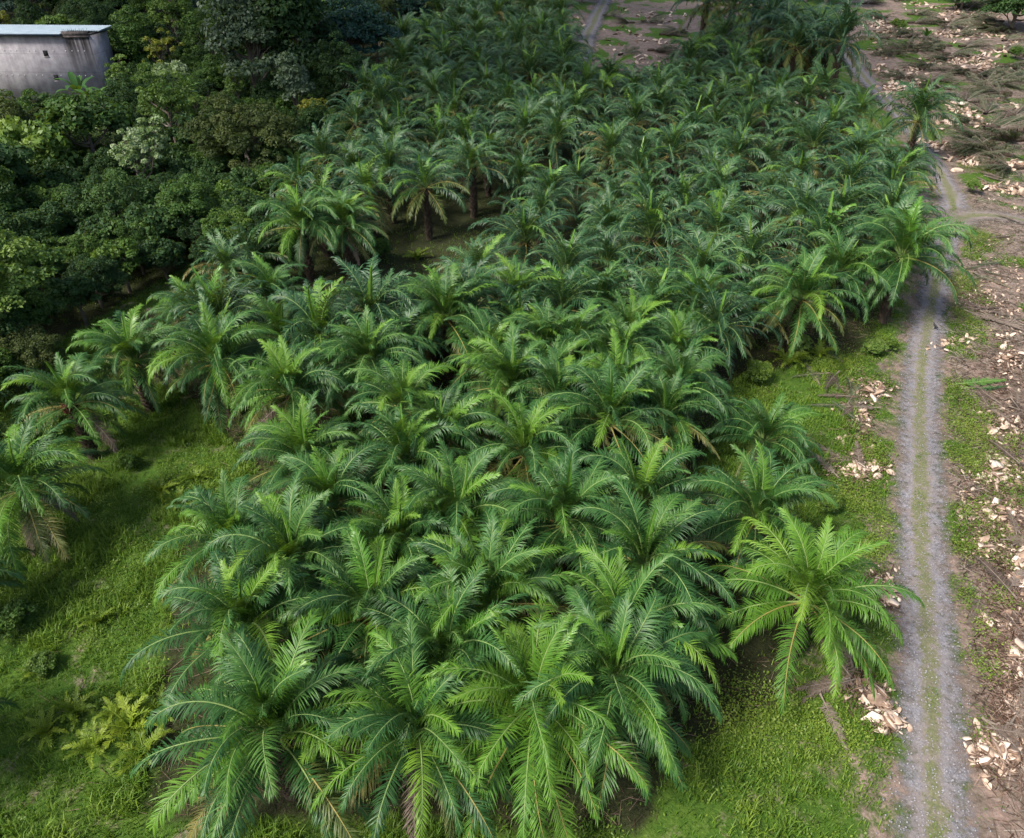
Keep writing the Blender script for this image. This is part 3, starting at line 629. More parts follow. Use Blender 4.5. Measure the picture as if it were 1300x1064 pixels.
TL = [
 ('round','leaf_mid',60,148,72,'round bright green bush tree in front of the concrete building',1.0),
 ('broad','leaf_light',40,205,112,'light green broad leaved tree below the building at the left',1.1),
 ('sparse','leaf_pale',188,190,88,'sparse tree with whitish young leaves and bare grey twigs',1.1),
 ('sparse','leaf_pale',135,182,50,'thin pale leaved tree left of the whitish sparse tree',1.3),
 ('round','leaf_olive',312,182,116,'olive brown round crowned tree with very fine foliage',1.1),
 ('sparse','leaf_light',255,140,54,'slender tree with pale bare limbs above the large banana plant',1.5),
 ('sparse','leaf_mid',90,262,60,'slender open tree below the light green tree',1.5),
 ('sparse','leaf_light',300,112,44,'slender pale limbed tree left of the dark tree',1.6),
 ('tall','leaf_mid',170,60,50,'narrow tall green tree right of the building roof',.9),
 ('tall','leaf_grey',318,62,92,'tall grey-green feathery tree with pale limbs showing',.85),
 ('tall','leaf_dark',378,48,96,'tall dark tree right of the grey-green feathery tree',.85),
 ('airy','leaf_light',220,22,66,'light green airy treetop at the upper edge of the forest',1.5),
 ('dense','leaf_blue',440,50,110,'large blackish blue-green tree beside the far plantation',1.2),
 ('sparse','leaf_light',152,98,50,'open leafy tree against the right corner of the building',1.1),
 ('sparse','leaf_yellow',205,70,50,'thin tree with mustard yellow tufts right of the building',1.6),
 ('broad','leaf_pale',218,100,50,'pale leaved bush tree below the mustard tufted tree',1.1),
 ('dense','leaf_mid',270,108,56,'dense green tree left of the banana plants',1.1),
 ('cone','leaf_grey',376,116,36,'narrow pale grey-green conical tree',1.2),
 ('broad','leaf_yellow',403,148,50,'yellowish leaved shrub tree beside the corner palm',1.0),
 ('round','leaf_dark',146,272,104,'dark rounded tree in the middle of the left forest',1.0),
 ('dense','leaf_dark',30,305,104,'dark leafy tree at the left edge of the photo',1.0),
 ('dense','leaf_mid',240,268,100,'mid green tree in front of the olive brown tree',1.0),
 ('round','leaf_dark',120,358,76,'dark compact bush tree at the edge of the small clearing',.9),
 ('round','leaf_olive',24,458,88,'dark olive bush tree at the left edge above the shaded palms',.9),
 ('broad','leaf_mid',14,352,60,'leafy green tree at the left edge above the clearing',1.0),
 ('dense','leaf_mid',258,212,60,'leafy green tree right of the whitish sparse tree',1.0),
 ('dense','leaf_dark',172,130,62,'dark leafy tree at the foot of the banana plants',1.0),
 ('airy','leaf_olive',475,28,60,'bare brownish tree beside the lone yellowish palm',1.3),
 ('dense','leaf_blue',530,14,52,'dark blue-green tree top behind the far plantation',1.2),
 ('dense','leaf_dark',345,128,56,'dark tree between the olive tree and the conical tree',1.0),
 ('airy','leaf_mid',265,50,60,'mid green airy tree left of the tall feathery tree',1.3),
 ('dense','leaf_dark',1295,8,90,'dark green tree in the upper right corner over the felled slope',.62),
 ('broad','leaf_dark',1225,-8,60,'dark bush at the upper edge of the felled slope',.62),
 ('dense','leaf_dark',420,118,50,'dark leafy tree above the yellowish shrub tree',1.0),
 ('broad','leaf_mid',60,262,70,'broad leaved green tree below the light green tree',1.0),
 ('broad','leaf_dark',205,330,60,'low dark leafy tree beside the small clearing',.9),
 ('dense','leaf_mid',330,232,50,'green bush tree at the foot of the olive brown tree',.9),
 ('dense','leaf_mid',75,325,66,'green tree between the dark left edge tree and the compact bush tree',.9),
 ('broad','leaf_dark',40,392,52,'low dark bush tree at the left of the small clearing',.8),
 ('sparse','leaf_pale',172,205,74,'tall pale feathery tree just below the whitish sparse tree',1.5),
 ('airy','leaf_yellow',1,32,36,'yellowish tree tip above the roof at the left edge',1.8),
]
for (k_, m_, px, py, wp, lab, lf) in TL: tree(k_, m_, px, py, wp, lab, lf)
# fill of the forest behind and between
def forest_fill(poly, spacing, mats, rmin, rmax, kinds, seed, lo_=(.8, 1.2), low=False):
    global g3
    g = np.random.default_rng(seed); P = [tuple(hit(a, b, 3)[:2]) for a, b in poly]; A = np.array(P); l, h = A.min(0), A.max(0); n = 0
    for t_ in range(4000):
        x, y = g.uniform(l, h)
        if not inpoly(x, y, P): continue
        if min((x-a)**2+(y-b)**2 for a, b in TPOS) < spacing**2: continue
        if PALMS and min((x-a)**2+(y-b)**2 for a, b in PALMS) < 25: continue
        Rr = g.uniform(rmin, rmax); Hc = Rr*g.uniform(*lo_)+1; z = float(T(x, y)); px, py = proj(x, y, z+Hc)
        if px < -80 or px > 1380 or py < -32: continue
        bl = BLD; rp = Rr*px_per_m((x, y, z+Hc))
        if not low and any(abs(px-q[2]) < q[4]*.36+rp*.45 and -q[4]*.2 < py-q[3] < q[4]*.22+rp*.65 for q in TL): continue
        if -40 < px < 165 and py < 150 and y < bl[3]: continue
        if bl[0]-3 < x < bl[1]+3 and bl[2]-30 < y < bl[3]+4: continue
        w_ = {'leaf_mid': 'mid green', 'leaf_dark': 'dark green', 'leaf_blue': 'blackish blue-green', 'leaf_light': 'light green', 'leaf_olive': 'olive green', 'leaf_grey': 'grey-green'}
        m_ = mats[int(g.integers(len(mats)))]; k_ = kinds[int(g.integers(len(kinds)))]
        later(tree_at(k_, m_, x, y, Rr, Hc, '') if not low else tree_at(k_, m_, x, y, Rr, Hc, '', 'bush', 'undergrowth bushes', 'forest_bush'), w_[m_]+(' bush' if low else ' tree'), px, py); n += 1
    print('forest', n)
# ------------------------------------------------------------------ concrete building
def building():
    p0 = hit(136, 128); s_ = 1
    x0, y0 = p0[0], p0[1]; zb = float(T(x0, y0))-1.5
    # height: top of the front right corner shows at y = 42
    H = 5.0
    while proj(x0, y0, zb+H)[1] > 46: H += .1
    D = 6.8; L = 34.0
    print('building', x0, y0, zb, H)
    root = thing('concrete_building', (x0, y0, zb), 'tall windowless grey concrete building with light blue sheet roof and stained corner', 'building', rot=(0, 0, R(-3)))
    m, t, out = newmat('weathered_render'); tc = N(t, 'ShaderNodeTexCoord'); O = tc.outputs['Object']
    sx = N(t, 'ShaderNodeSeparateXYZ'); t.links.new(O, sx.inputs[0])
    mp = N(t, 'ShaderNodeMapping'); mp.inputs['Scale'].default_value = (1.6, 1.6, .12); t.links.new(O, mp.inputs[0])
    n1, n2 = noise(t, 1, 5, .6, mp.outputs[0]), noise(t, .5, 5, .65, O)
    c = ramp(t, math_(t, 'ADD', math_(t, 'MULTIPLY', n1, .28), math_(t, 'MULTIPLY', n2, .72)), [(.32, (.19, .17, .19)), (.5, (.31, .285, .305)), (.68, (.44, .41, .43))])
    st = math_(t, 'MULTIPLY', math_(t, 'ADD', sx.outputs[0], 5.6), .9, clamp=True)                   # streaks run down from the parapet near the corner
    dn = math_(t, 'MULTIPLY', math_(t, 'SUBTRACT', sx.outputs[2], H*.35), 1/(H*.55), clamp=True)
    ns = N(t, 'ShaderNodeMapping'); ns.inputs['Scale'].default_value = (2.2, 2.2, .06); t.links.new(O, ns.inputs[0]); n3 = noise(t, 1, 4, .6, ns.outputs[0])
    fr = math_(t, 'MULTIPLY', math_(t, 'MULTIPLY', st, dn), math_(t, 'MULTIPLY', math_(t, 'SUBTRACT', n3, .25), 3.2, clamp=True), clamp=True)
    side = math_(t, 'LESS_THAN', sx.outputs[0], -.02)
    c = mix(t, math_(t, 'MULTIPLY', fr, side), c, (.035, .03, .03))
    zl = math_(t, 'FRACT', math_(t, 'DIVIDE', sx.outputs[2], H/4.0)); ln = math_(t, 'LESS_THAN', zl, .035)
    c = mix(t, math_(t, 'MULTIPLY', ln, .35), c, (.12, .11, .12))
    p = N(t, 'ShaderNodeBsdfPrincipled'); t.links.new(c, p.inputs['Base Color']); p.inputs['Roughness'].default_value = .9; p.inputs['Specular IOR Level'].default_value = .2
    b = N(t, 'ShaderNodeBump'); b.inputs['Strength'].default_value = .4; b.inputs['Distance'].default_value = .1; t.links.new(n2, b.inputs['Height']); t.links.new(b.outputs[0], p.inputs['Normal'])
    t.links.new(p.outputs[0], out.inputs[0])
    mb = MB(); mb.box((-L, 0, 0), (0, D, H)); obj('wall', mb.mesh('wall', [m]), root)
    # corner parapet recess with dark inside
    M['stain'] = plain('stained_parapet', [(.3, (.03, .025, .025)), (.7, (.12, .10, .10))], 1.5, .9)
    mb = MB(); cx = 5.2
    mb.box((-cx, -.12, H), (.0, .18, H+.75)); mb.box((-.2, .18, H), (.1, D-.1, H+.35)); mb.box((-cx, -.25, H-.35), (.12, -.0, H))
    obj('parapet', mb.mesh('parapet', [M['stain']]), root)
    M['roof'] = plain('blue_sheet_roof', [(.3, (.33, .40, .44)), (.7, (.46, .53, .57))], .6, .4)
    M['eave'] = plain('dark_eave_board', [(.3, (.05, .07, .10)), (.7, (.09, .12, .16))], 2, .6)  # dark blue-grey boards along the roof edge
    mb = MB(); n = 60; xs_ = np.linspace(-L-.8, -cx, 100); z1, z2 = H+.35, H+.95
    for xa_, xb_, ya_ in ((-L-.8, -cx, -.9), (-cx, .9, 2.4)):
        q = np.linspace(xa_, xb_, int((xb_-xa_)*8)); zz = .04*((np.arange(len(q)) % 4) < 2)
        zf = z1+(ya_+.9)*(z2-z1)/(D+1.6)
        V = np.concatenate([np.stack([q, 0*q+ya_, zf+zz], -1), np.stack([q, 0*q+D+.7, z2+zz], -1)]); k = len(q)
        mb.add(V, [(i, i+1, k+i+1, k+i) for i in range(k-1)])
        V2 = V-np.array([0, 0, .14]); mb.add(V2, [(i, k+i, k+i+1, i+1) for i in range(k-1)])
    obj('roof', mb.mesh('roof', [M['roof']]), root)
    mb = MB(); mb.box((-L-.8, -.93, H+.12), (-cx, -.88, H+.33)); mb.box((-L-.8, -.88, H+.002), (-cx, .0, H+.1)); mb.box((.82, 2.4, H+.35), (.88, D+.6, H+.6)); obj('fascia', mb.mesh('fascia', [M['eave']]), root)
    mb = MB()
    for i in range(14): x = -cx+.3+i*.38; mb.tube([(x, .03, H+.7), (x+.02, .03, H+1.15+.12*math.sin(i*3))], .035, 4)
    obj('rebar_stubs', mb.mesh('rebar_stubs', [M['stain']]), root)
    M['hole'] = plain('dark_opening', [(.3, (.004, .004, .005)), (.7, (.012, .012, .014))], 2, .9)
    M['sleeve'] = plain('pale_vent_sleeve', [(.3, (.55, .53, .55)), (.7, (.7, .68, .7))], 2, .6)
    for (x, zf) in ((-9.6, .76), (-9.0, .43), (-21.5, .46), (-21.8, .77)):
        mb = MB(); mb.box((x-.45, -.05, H*zf-.55), (x+.45, .05, H*zf+.55)); o_ = obj('window_opening', mb.mesh('window_opening', [M['hole']]), root)
        mb = MB(); mb.box((x-.56, -.09, H*zf-.68), (x+.56, .0, H*zf-.552)); obj('sill', mb.mesh('sill', [m]), o_)
    for zf in (.80, .465):
        for i in range(22):
            x = -1.6-i*1.25
            if abs(x+9.3) < 1.2 or i % 6 == 4: continue
            mb = MB(); mb.tube([(0, .04, 0), (0, -.12, -.02)], .085, 6); obj('vent_pipe', mb.mesh('vent_pipe', [M['sleeve']]), root, (x, 0, H*zf))
    return (x0-L, x0, y0, y0+D)
BLD = building()
forest_fill([(-60,560),(-60,150),(-60,60),(200,50),(430,60),(455,150),(365,230),(340,300),(250,330),(110,330),(60,400)], 6.3, ['leaf_mid','leaf_dark','leaf_dark','leaf_olive','leaf_mid','leaf_light'], 4.0, 6.2, ['dense','tall','airy','round','tall','broad','sparse'], 5, (.8, 1.7))
forest_fill([(-60,70),(-60,-60),(560,-60),(510,30),(430,80),(200,60)], 10.5, ['leaf_blue','leaf_blue','leaf_dark'], 6.0, 9, ['dense','round','dense'], 6, (1.0, 1.5))
forest_fill([(-60,560),(-60,120),(150,120),(150,40),(430,60),(455,150),(365,240),(330,310),(250,335),(130,345),(70,410)], 3.1, ['leaf_mid','leaf_dark','leaf_dark','leaf_dark'], 2.2, 3.4, ['dense','broad','airy'], 15, (.7, 1.0), True)
# far dark wood behind the hill
ftop = []
g5 = np.random.default_rng(9); nb = 0
for k_ in range(2200):
    x = g5.uniform(-260, 260); y = g5.uniform(255, 380)
    z = float(T(x, y)); Rr = g5.uniform(7, 11); px, py = proj(x, y, z+Rr)
    if px < -60 or px > 1360 or (1085 < px < 1215) : continue
    if py > 3 and px > 560: continue
    if 720 < px < 820: continue
    if min((x-a)**2+(y-b)**2 for a, b in TPOS) < 100: continue
    later(tree_at('dense' if k_ % 2 else 'round', 'leaf_blue', x, y, Rr, Rr*1.3, '', group='dark trees on the horizon'), 'far blackish tree', px, py); nb += 1
    if nb > 45: break
# banana plants
forest_fill([(400,-4),(740,-4),(740,-60),(400,-60)], 10, ['leaf_blue','leaf_dark'], 5, 8, ['dense','round'], 8, (1.0, 1.4))
M['leaf_banana'] = leafmat('banana_leaves', (.02, .07, .015), (.045, .12, .02), (.12, .22, .03), .5, .2, .3)
def banana_mesh(seed, n=9):
    g = np.random.default_rng(seed); mb = MB(); mb.tube([(0,0,-2.2),(0.03,0,-1),(0,0,.1)], [.16,.13,.08], 7, m=1)
    for i in range(n):
        az = i*2.4+g.normal(0, .3); e = R(g.uniform(35, 82)); L = g.uniform(1.9, 2.7); t = np.linspace(0, 1, 9); an = e-R(g.uniform(50, 95))*t**1.4
        P = np.cumsum(np.stack([np.cos(an), 0*t, np.sin(an)], -1)*L/8, 0); wd = .30*np.sin(np.pi*np.clip(t*1.05-.04, 0, 1))**.6*(t > .12)+.02
        V = np.concatenate([P+np.array([0, -1, .28])*wd[:, None], P, P+np.array([0, 1, .28])*wd[:, None]])
        ca, sa = math.cos(az), math.sin(az); V = V@np.array([[ca, sa, 0], [-sa, ca, 0], [0, 0, 1]])
        mb.add(V, [(i_, i_+1, 9+i_+1, 9+i_) for i_ in range(8)]+[(9+i_, 9+i_+1, 18+i_+1, 18+i_) for i_ in range(8)], tone=g.uniform(.3, .8))
    return mb
BAN = [banana_mesh(s).mesh('leaves', [M['leaf_banana'], M['bark']]) for s in (1, 2, 3)]
for i, (px, py, s, lab) in enumerate([(232,140,2.2,'large banana plant with ragged leaves right of the pale tree'), (100,122,1.9,'banana plant in front of the building wall'), (122,136,1.7,'banana plant right of the one at the wall'),
        (182,112,1.3,'small banana plant with one lit upright leaf'), (345,135,1.4,'small banana plant near the conical tree'), (420,95,1.3,'banana plant below the blackish tree'), (210,158,1.5,'banana plant behind the whitish sparse tree'), (1176,48,1.2,'lone banana stem standing on the felled slope')]):
    p = hit(px, py, 2.2*s); thing('banana_plant', (p[0], p[1], float(T(p[0], p[1]))+2.2*s), lab, 'banana plant', 'banana plants', (0, 0, i*1.3), s, BAN[i % 3])
for (px, py, lab) in ((497,45,'lone yellowish palm by the bare brownish tree'), (150,128,'young palm right of the building foot'), (350,118,'small palm under the tall feathery tree')):
    p = hit(px, py, 4); palm_far(p[0], p[1], lab, 4, .8, int(px))
# ------------------------------------------------------------------ chipped trunk wood
M['chip_face'] = plain('fresh_cut_palm_wood', [(.26, (.12, .07, .05)), (.42, (.36, .25, .18)), (.58, (.62, .49, .39)), (.75, (.74, .64, .54))], 3, .85, .3, tonemix=True)
M['chip_rind'] = plain('palm_wood_rind', [(.3, (.09, .055, .04)), (.7, (.26, .17, .12))], 5, .9)
def chip_mb(seed):
    g = np.random.default_rng(seed); k = 9; th = np.linspace(0, 2*np.pi, k, endpoint=False)
    r = g.uniform(.78, 1.12, k)*(1-.25*(np.cos(th) > .6)); X = np.stack([np.cos(th)*r*.44, np.sin(th)*r*.20], -1)
    hh = g.uniform(.03, .07); cz = -.18*X[:, 0]**2*1.5
    top = np.column_stack([X*.93, cz+hh]); bot = np.column_stack([X, cz]); mb = MB()
    c1 = np.array([[0, 0, hh+.015]]); V = np.vstack([top, bot, c1, [[0, 0, .0]]])
    tri = [(i, (i+1) % k, 2*k) for i in range(k)]; bt = [(k+(i+1) % k, k+i, 2*k+1) for i in range(k)]; sd_ = [(k+i, k+(i+1) % k, (i+1) % k, i) for i in range(k)]
    mb.v.append(V); mb.tone.append(np.full(len(V), g.random())); mb.n = len(V)
    mb.t.append(np.array(tri)); mb.mt.append(np.zeros(k)); mb.t.append(np.array(bt)); mb.mt.append(np.ones(k)*(seed % 2)); mb.q.append(np.array(sd_)); mb.mq.append(np.ones(k))
    return mb
CHIPS = [chip_mb(s) for s in range(8)]; CHM = [c.mesh('trunk_chip', [M['chip_face'], M['chip_rind']]) for c in CHIPS]
# heaps: (px, py, spread in px x, y, count, size, description)
HEAPS = [
 (1108,496,22,10,22,1.0,'in the heap left of the track beside cut fronds'), (1093,530,10,14,12,.8,'in the small brown heap left of the track'), (1092,597,26,9,30,1.0,'in the long heap beside the small open palm'),
 (1122,752,14,16,24,.95,'in the heap under the lime green track side palm'), (1112,892,12,12,14,1.15,'in the curved heap nearest the bottom left of the track'), (1128,918,12,9,12,1.15,'at the lower end of the curved bottom heap'),
 (1088,872,14,10,10,.8,'scattered beside the dead grey frond'),
 (1282,457,16,12,20,.95,'in the heap at the right edge opposite the track side palm'), (1272,548,20,14,22,1.0,'in the heap below the green cut frond'), (1262,600,22,16,32,1.05,'in the broad heap right of the green weed patch'),
 (1268,655,20,14,26,1.0,'in the heap right of the track, mid way down'), (1250,695,18,10,14,.9,'scattered right of the track above the bare soil'), (1296,722,12,20,22,1.1,'in the pile at the right edge with splintered wood'),
 (1296,830,12,10,10,1.1,'beside the bare soil bank at the right edge'), (1262,955,22,14,32,1.1,'in the big heap at the bottom right corner'), (1290,900,14,12,16,1.1,'in the heap above the bottom right corner'),
 (1240,372,20,12,26,.9,'in the heap right of the track below the junction'), (1262,392,20,8,16,.8,'in the heap below the junction clearing'), (1256,310,18,8,14,.8,'in the leafy heap just below the track junction'),
 (1213,386,8,5,5,.8,'scattered on the grass right of the track'),(1290,345,10,10,8,.8,'at the right edge level with the track side palm')]
gch = np.random.default_rng(12); LOOKC = {}; nchip = 0
for (px, py, sx_, sy_, n, s, desc) in HEAPS:
    for i in range(n):
        if nchip >= 298: break
        a, b = gch.normal(0, .62, 2)
        p = hit(px+a*sx_, py+b*sy_); lift = .38*max(0, 1-(a*a+b*b)*1.2)*gch.random()
        thing('trunk_chip', (p[0], p[1], float(T(p[0], p[1]))+.05+lift), 'pale palm wood slab '+desc, 'wood slab', 'wood slabs '+desc,
              (gch.normal(0, .45), gch.normal(0, .45), gch.uniform(0, 6.28)), s*gch.uniform(.7, 1.6)*np.array([1, gch.uniform(.8, 1.3), gch.uniform(.8, 1.8)]), CHM[int(gch.integers(8))]); nchip += 1
print('chips', nchip)
def scatter(kinds, pos, sc, tilt, name, mats, g):
    V, F3, F4, tn, m3, m4 = [], [], [], [], [], []; off = 0
    for (x, y, z), s in zip(pos, sc):
        k = kinds[int(g.integers(len(kinds)))]; v = np.concatenate(k.v)*s
        Rm = np.array(Euler((g.normal(0, tilt), g.normal(0, tilt), g.uniform(0, 6.28))).to_matrix()); v = v@Rm.T+np.array([x, y, z])
        V.append(v); tn.append(np.concatenate(k.tone)*.5+g.random()*.5)
        if k.t: F3.append(np.concatenate(k.t)+off); m3.append(np.concatenate(k.mt))
        if k.q: F4.append(np.concatenate(k.q)+off); m4.append(np.concatenate(k.mq))
        off += len(v)
    E3 = np.concatenate(F3) if F3 else np.zeros((0, 3), int); E4 = np.concatenate(F4) if F4 else np.zeros((0, 4), int)
    mi = np.concatenate([np.concatenate(m4) if m4 else np.zeros(0), np.concatenate(m3) if m3 else np.zeros(0)])
    return mesh_np(name, np.concatenate(V), [E4, E3], mats, mi, np.concatenate(tn))
pos, sc = [], []
for (px, py, sx_, sy_, n, s, desc) in HEAPS:
    for i in range(n*4):
        a, b = gch.normal(0, .7, 2); p = hit(px+a*sx_, py+b*sy_); pos.append((p[0], p[1], p[2]+.04+.15*gch.random())); sc.append(s*gch.uniform(.2, .55))
# small far chips strewn in rows over the felled slope
STREAKS = [((1075,12),(1190,62),60),((1100,28),(1150,40),40),((1130,38),(1110,75),40),((1110,85),(1170,110),70),((1150,90),(1290,60),130),((1230,78),(1290,100),80),((1190,20),(1290,55),70),((1125,118),(1140,108),60),
 ((1190,155),(1260,160),40),((1205,205),(1300,212),70),((1235,235),(1300,245),40),((1170,180),(1215,190),40),((1290,140),(1240,118),30),((1205,130),(1235,150),50),((1150,5),(1260,20),60),((1180,40),(1240,48),50),
 ((780,10),(850,30),18),((775,38),(860,60),26),((770,55),(840,85),24),((805,18),(860,20),14),((730,20),(735,50),8),((1240,520),(1300,530),18),((1225,620),(1250,700),30),((1240,780),(1290,800),16),((1180,440),(1300,420),40),((965,128),(1010,135),14),((1060,120),(1075,135),14)]
for (a, b, n) in STREAKS:
    for i in range(int(n*1.45)):
        t_ = gch.random(); px = a[0]+(b[0]-a[0])*t_+gch.normal(0, 7); py = a[1]+(b[1]-a[1])*t_+gch.normal(0, 3.5)
        if py < 0: continue
        p = hit(px, py); pos.append((p[0], p[1], p[2]+.06)); sc.append(gch.uniform(.7, 1.5)*(1 if p[1] < 90 else 1.5) if py < 400 else gch.uniform(.4, .9))
for (px, py, sx_, sy_, n) in ((1285,480,14,30,50),(1280,620,16,60,130),(1292,760,10,60,60),(1285,880,14,40,60),(1262,955,24,20,70),(1285,400,14,30,60),(1262,345,24,22,60),(1275,250,24,14,50),(1090,560,18,40,40),(1110,700,14,40,26)):
    for i in range(int(n*.6)):
        a, b = gch.normal(0, .8, 2); p = hit(px+a*sx_, py+b*sy_)
        if dist_to([p[0]], [p[1]], TRK)[0] < 2: continue
        pos.append((p[0], p[1], p[2]+.04)); sc.append(gch.uniform(.25, .9))
obj('wood_chips', scatter(CHIPS, pos, np.array(sc)*1.25, .5, 'wood_chips', [M['chip_face'], M['chip_rind']], gch), kind='stuff', label='strewn small pieces of chopped palm trunk over the felled ground')
# ------------------------------------------------------------------ fallen and cut fronds
CUT = {}
def cut_mesh(v, c):
    if (v, c) not in CUT:
        mats = {'d': ('rachis_dead', 'frond_dead'), 'c': ('rachis_dead', 'frond_cut'), 'g': ('rachis', 'frond')}[c]
        CUT[(v, c)] = frond(700+v, L=4.6, e0=6, bend=10, n=50, ll=.85, wl=.085, droop=.3, vang=5, flat=True, lat=.2).mesh('cut_frond', [M[mats[0]], M[mats[1]]])
    return CUT[(v, c)]
def place_frond(px, py, az, c, s, lab, grp, name='fallen_frond', dz_=.05):
    p = hit(px, py); x, y = p[0], p[1]; e = .8
    zx = (float(T(x+e, y))-float(T(x-e, y)))/(2*e); zy = (float(T(x, y+e))-float(T(x, y-e)))/(2*e)
    n_ = Vector((-zx, -zy, 1)).normalized(); q = Vector((0, 0, 1)).rotation_difference(n_).to_matrix() @ Matrix.Rotation(az, 3, 'Z')
    return thing(name, (x, y, float(T(x, y))+dz_), lab, 'palm frond', grp, q.to_euler(), s, cut_mesh(int(gch.integers(5)), c))
place_frond(1040,885,R(-85),'d',.62,'dead grey frond lying on the weeds below the lime green palm','fallen fronds',dz_=.25)
place_frond(1212,490,R(5),'g',.95,'dark green freshly cut frond lying right of the track','fallen fronds',dz_=.15)
place_frond(1220,494,R(-4),'g',.85,'second green cut frond under the first, right of the track','fallen fronds',dz_=.08)
for i, (px, py, n, c, lab) in enumerate([(1085,520,9,'c','beside the two upper chip heaps left of the track'),(1060,480,7,'c','under the weeds below the tall track side palm'),(1080,600,5,'d','around the long chip heap left of the track'),
    (1085,860,6,'d','beside the curved bottom heap'),(1275,520,10,'d','around the heap below the green cut frond'),(1240,345,10,'c','over the heap below the track junction'),(1240,400,9,'d','over the lower heap below the junction'),(1290,300,6,'d','at the right edge beside the branch track'),
    (1285,690,7,'d','between the heaps at the right edge'),(1262,925,8,'d','over the bottom right heap'),(1260,760,5,'d','on the bare soil at the right'),(1295,590,6,'d','at the right edge behind the broad heap'),(1265,230,10,'d','above the branch track')]):
    for k in range(n):
        a, b = gch.normal(0, 14, 2); az = gch.uniform(0, 6.28); q_ = hit(px+a, py+b*.6)
        if dist_to([q_[0]+3.2*math.cos(az)], [q_[1]+3.2*math.sin(az)], TRK)[0] < 2.4 or dist_to([q_[0]], [q_[1]], TRK)[0] < 2.2: az += math.pi
        if min(dist_to([q_[0]+w_*math.cos(az)], [q_[1]+w_*math.sin(az)], TRK)[0] for w_ in (0, 1.3, 2.6, 4.2)) < 2.0: continue
        place_frond(px+a, py+b*.6, az, c if gch.random() < .7 else 'd', gch.uniform(.5, .9), 'dry frond '+lab, 'dry fronds '+lab, dz_=gch.uniform(.05, .3))
# felled crowns on the slope
def felled_mesh(seed):
    g = np.random.default_rng(seed); mb = MB()
    for i in range(20):
        f = frond(seed*50+i, L=4.8, e0=g.uniform(2, 34), bend=30, n=26, ll=.75, wl=.10, droop=.5, vang=0, lat=.1, k=3)
        az = g.normal(0, .75); ca, sa = math.cos(az), math.sin(az); V = np.concatenate(f.v)@np.array([[ca, sa, 0], [-sa, ca, 0], [0, 0, 1]]); V[:, 2] = np.maximum(V[:, 2], .03)
        Q = np.concatenate(f.q); mq = np.concatenate(f.mq); tn = np.concatenate(f.tone); dead = g.random() < .4
        mb.add(V, Q[mq == 0], tone=tn, m=0); b = mb.n-len(V); mb.q.append(Q[mq == 1]+b); mb.mq.append(np.full((mq == 1).sum(), 2 if dead else 1))
    mb.tube([(-1.3, 0, .15), (-.6, .1, .2), (.2, 0, .2)], [.22, .28, .22], 8, m=3)
    return mb.mesh('felled_palm_crown', [M['rachis_dead'], M['frond_cut'], M['frond_dead'], M['trunk']])
gfc = np.random.default_rng(88)
FELM = [felled_mesh(s) for s in (1, 2, 3)]
FCR = [(1180,85,190,1.1),(1135,70,170,1),(1225,60,10,1),(1275,85,-20,1.1),(1240,95,-60,1.1),(1285,150,0,1.4),(1265,165,20,1.4),(1290,180,180,1.3),(1160,30,0,1),(1200,30,180,1),(1230,10,0,1),(1190,62,170,1),(1110,50,30,.8),(1160,60,-170,.9),(1215,45,-10,1),
 (1255,190,190,1.2),(1285,215,180,1),(1230,200,10,1),(1205,70,-30,1),(1260,40,160,1),(1100,5,0,.9),(1135,0,10,.9),(820,28,-10,.9),(845,45,10,1),(865,42,180,.9),(800,30,190,.8),(830,65,0,.9),(790,70,20,.8),(855,70,-10,1),(770,20,0,.7),(1250,110,5,1.1),(1270,120,175,1.2),(1150,100,180,1.0),(1300,100,170,1.1),(1225,130,15,1)]
for k_ in range(60):
    px, py = gfc.uniform(1090, 1330), gfc.uniform(2, 235)
    if px < 1085+py*.85 or (py > 215 and px > 1200): continue
    FCR.append((px, py, gfc.choice([0, 180])+gfc.normal(0, 30), gfc.uniform(.8, 1.2)))
for (px, py, az, s) in FCR:
    p = hit(px, py); o_ = thing('felled_palm_crown', (p[0], p[1], float(T(p[0], p[1]))+.05), '', 'felled palm', 'felled palm tops on the slope', (0, 0, R(az+gch.normal(0, 14))), s*1.35, FELM[int(gch.integers(3))]); later(o_, 'felled palm top', px, py)
# ------------------------------------------------------------------ grass, weeds, litter, stones (uncountable)
def sample(n, x0, x1, y0, y1, g, marg=40):
    x = g.uniform(x0, x1, n); y = g.uniform(y0, y1, n); z = T(x, y); px, py = proj(x, y, z)
    k = (px > -marg) & (px < 1300+marg) & (py < 1064+marg) & (py > -20); return x[k], y[k], z[k]
def blades(x, y, z, g, per, hmin, hmax, wdt, tone, name, mat, spread=.12):
    n = len(x)*per; i = np.repeat(np.arange(len(x)), per); h = g.uniform(hmin, hmax, n)
    az = g.uniform(0, 2*np.pi, n); lean = g.uniform(.15, .9, n); bx_ = x[i]+g.normal(0, spread, n); by_ = y[i]+g.normal(0, spread, n); bz = z[i]-.03
    dx, dy = np.cos(az), np.sin(az); b = np.stack([bx_, by_, bz], -1); q = np.stack([-dy, dx, 0*dx], -1)*(wdt*g.uniform(.6, 1.3, n)*.5)[:, None]
    m_ = b+np.stack([dx*h*lean*.35, dy*h*lean*.35, h*.62], -1); tp = b+np.stack([dx*h*lean, dy*h*lean, h*(1-.35*lean)], -1)
    V = np.stack([b-q, b+q, m_+q*.8, m_-q*.8, tp], 1).reshape(-1, 3); o = (np.arange(n)*5)[:, None]
    return mesh_np(name, V, [o+np.array([[0, 1, 2, 3]]), o+np.array([[3, 2, 4]])], [mat], None, np.repeat(np.clip(tone[i]+g.normal(0, .1, n), 0, 1), 5))
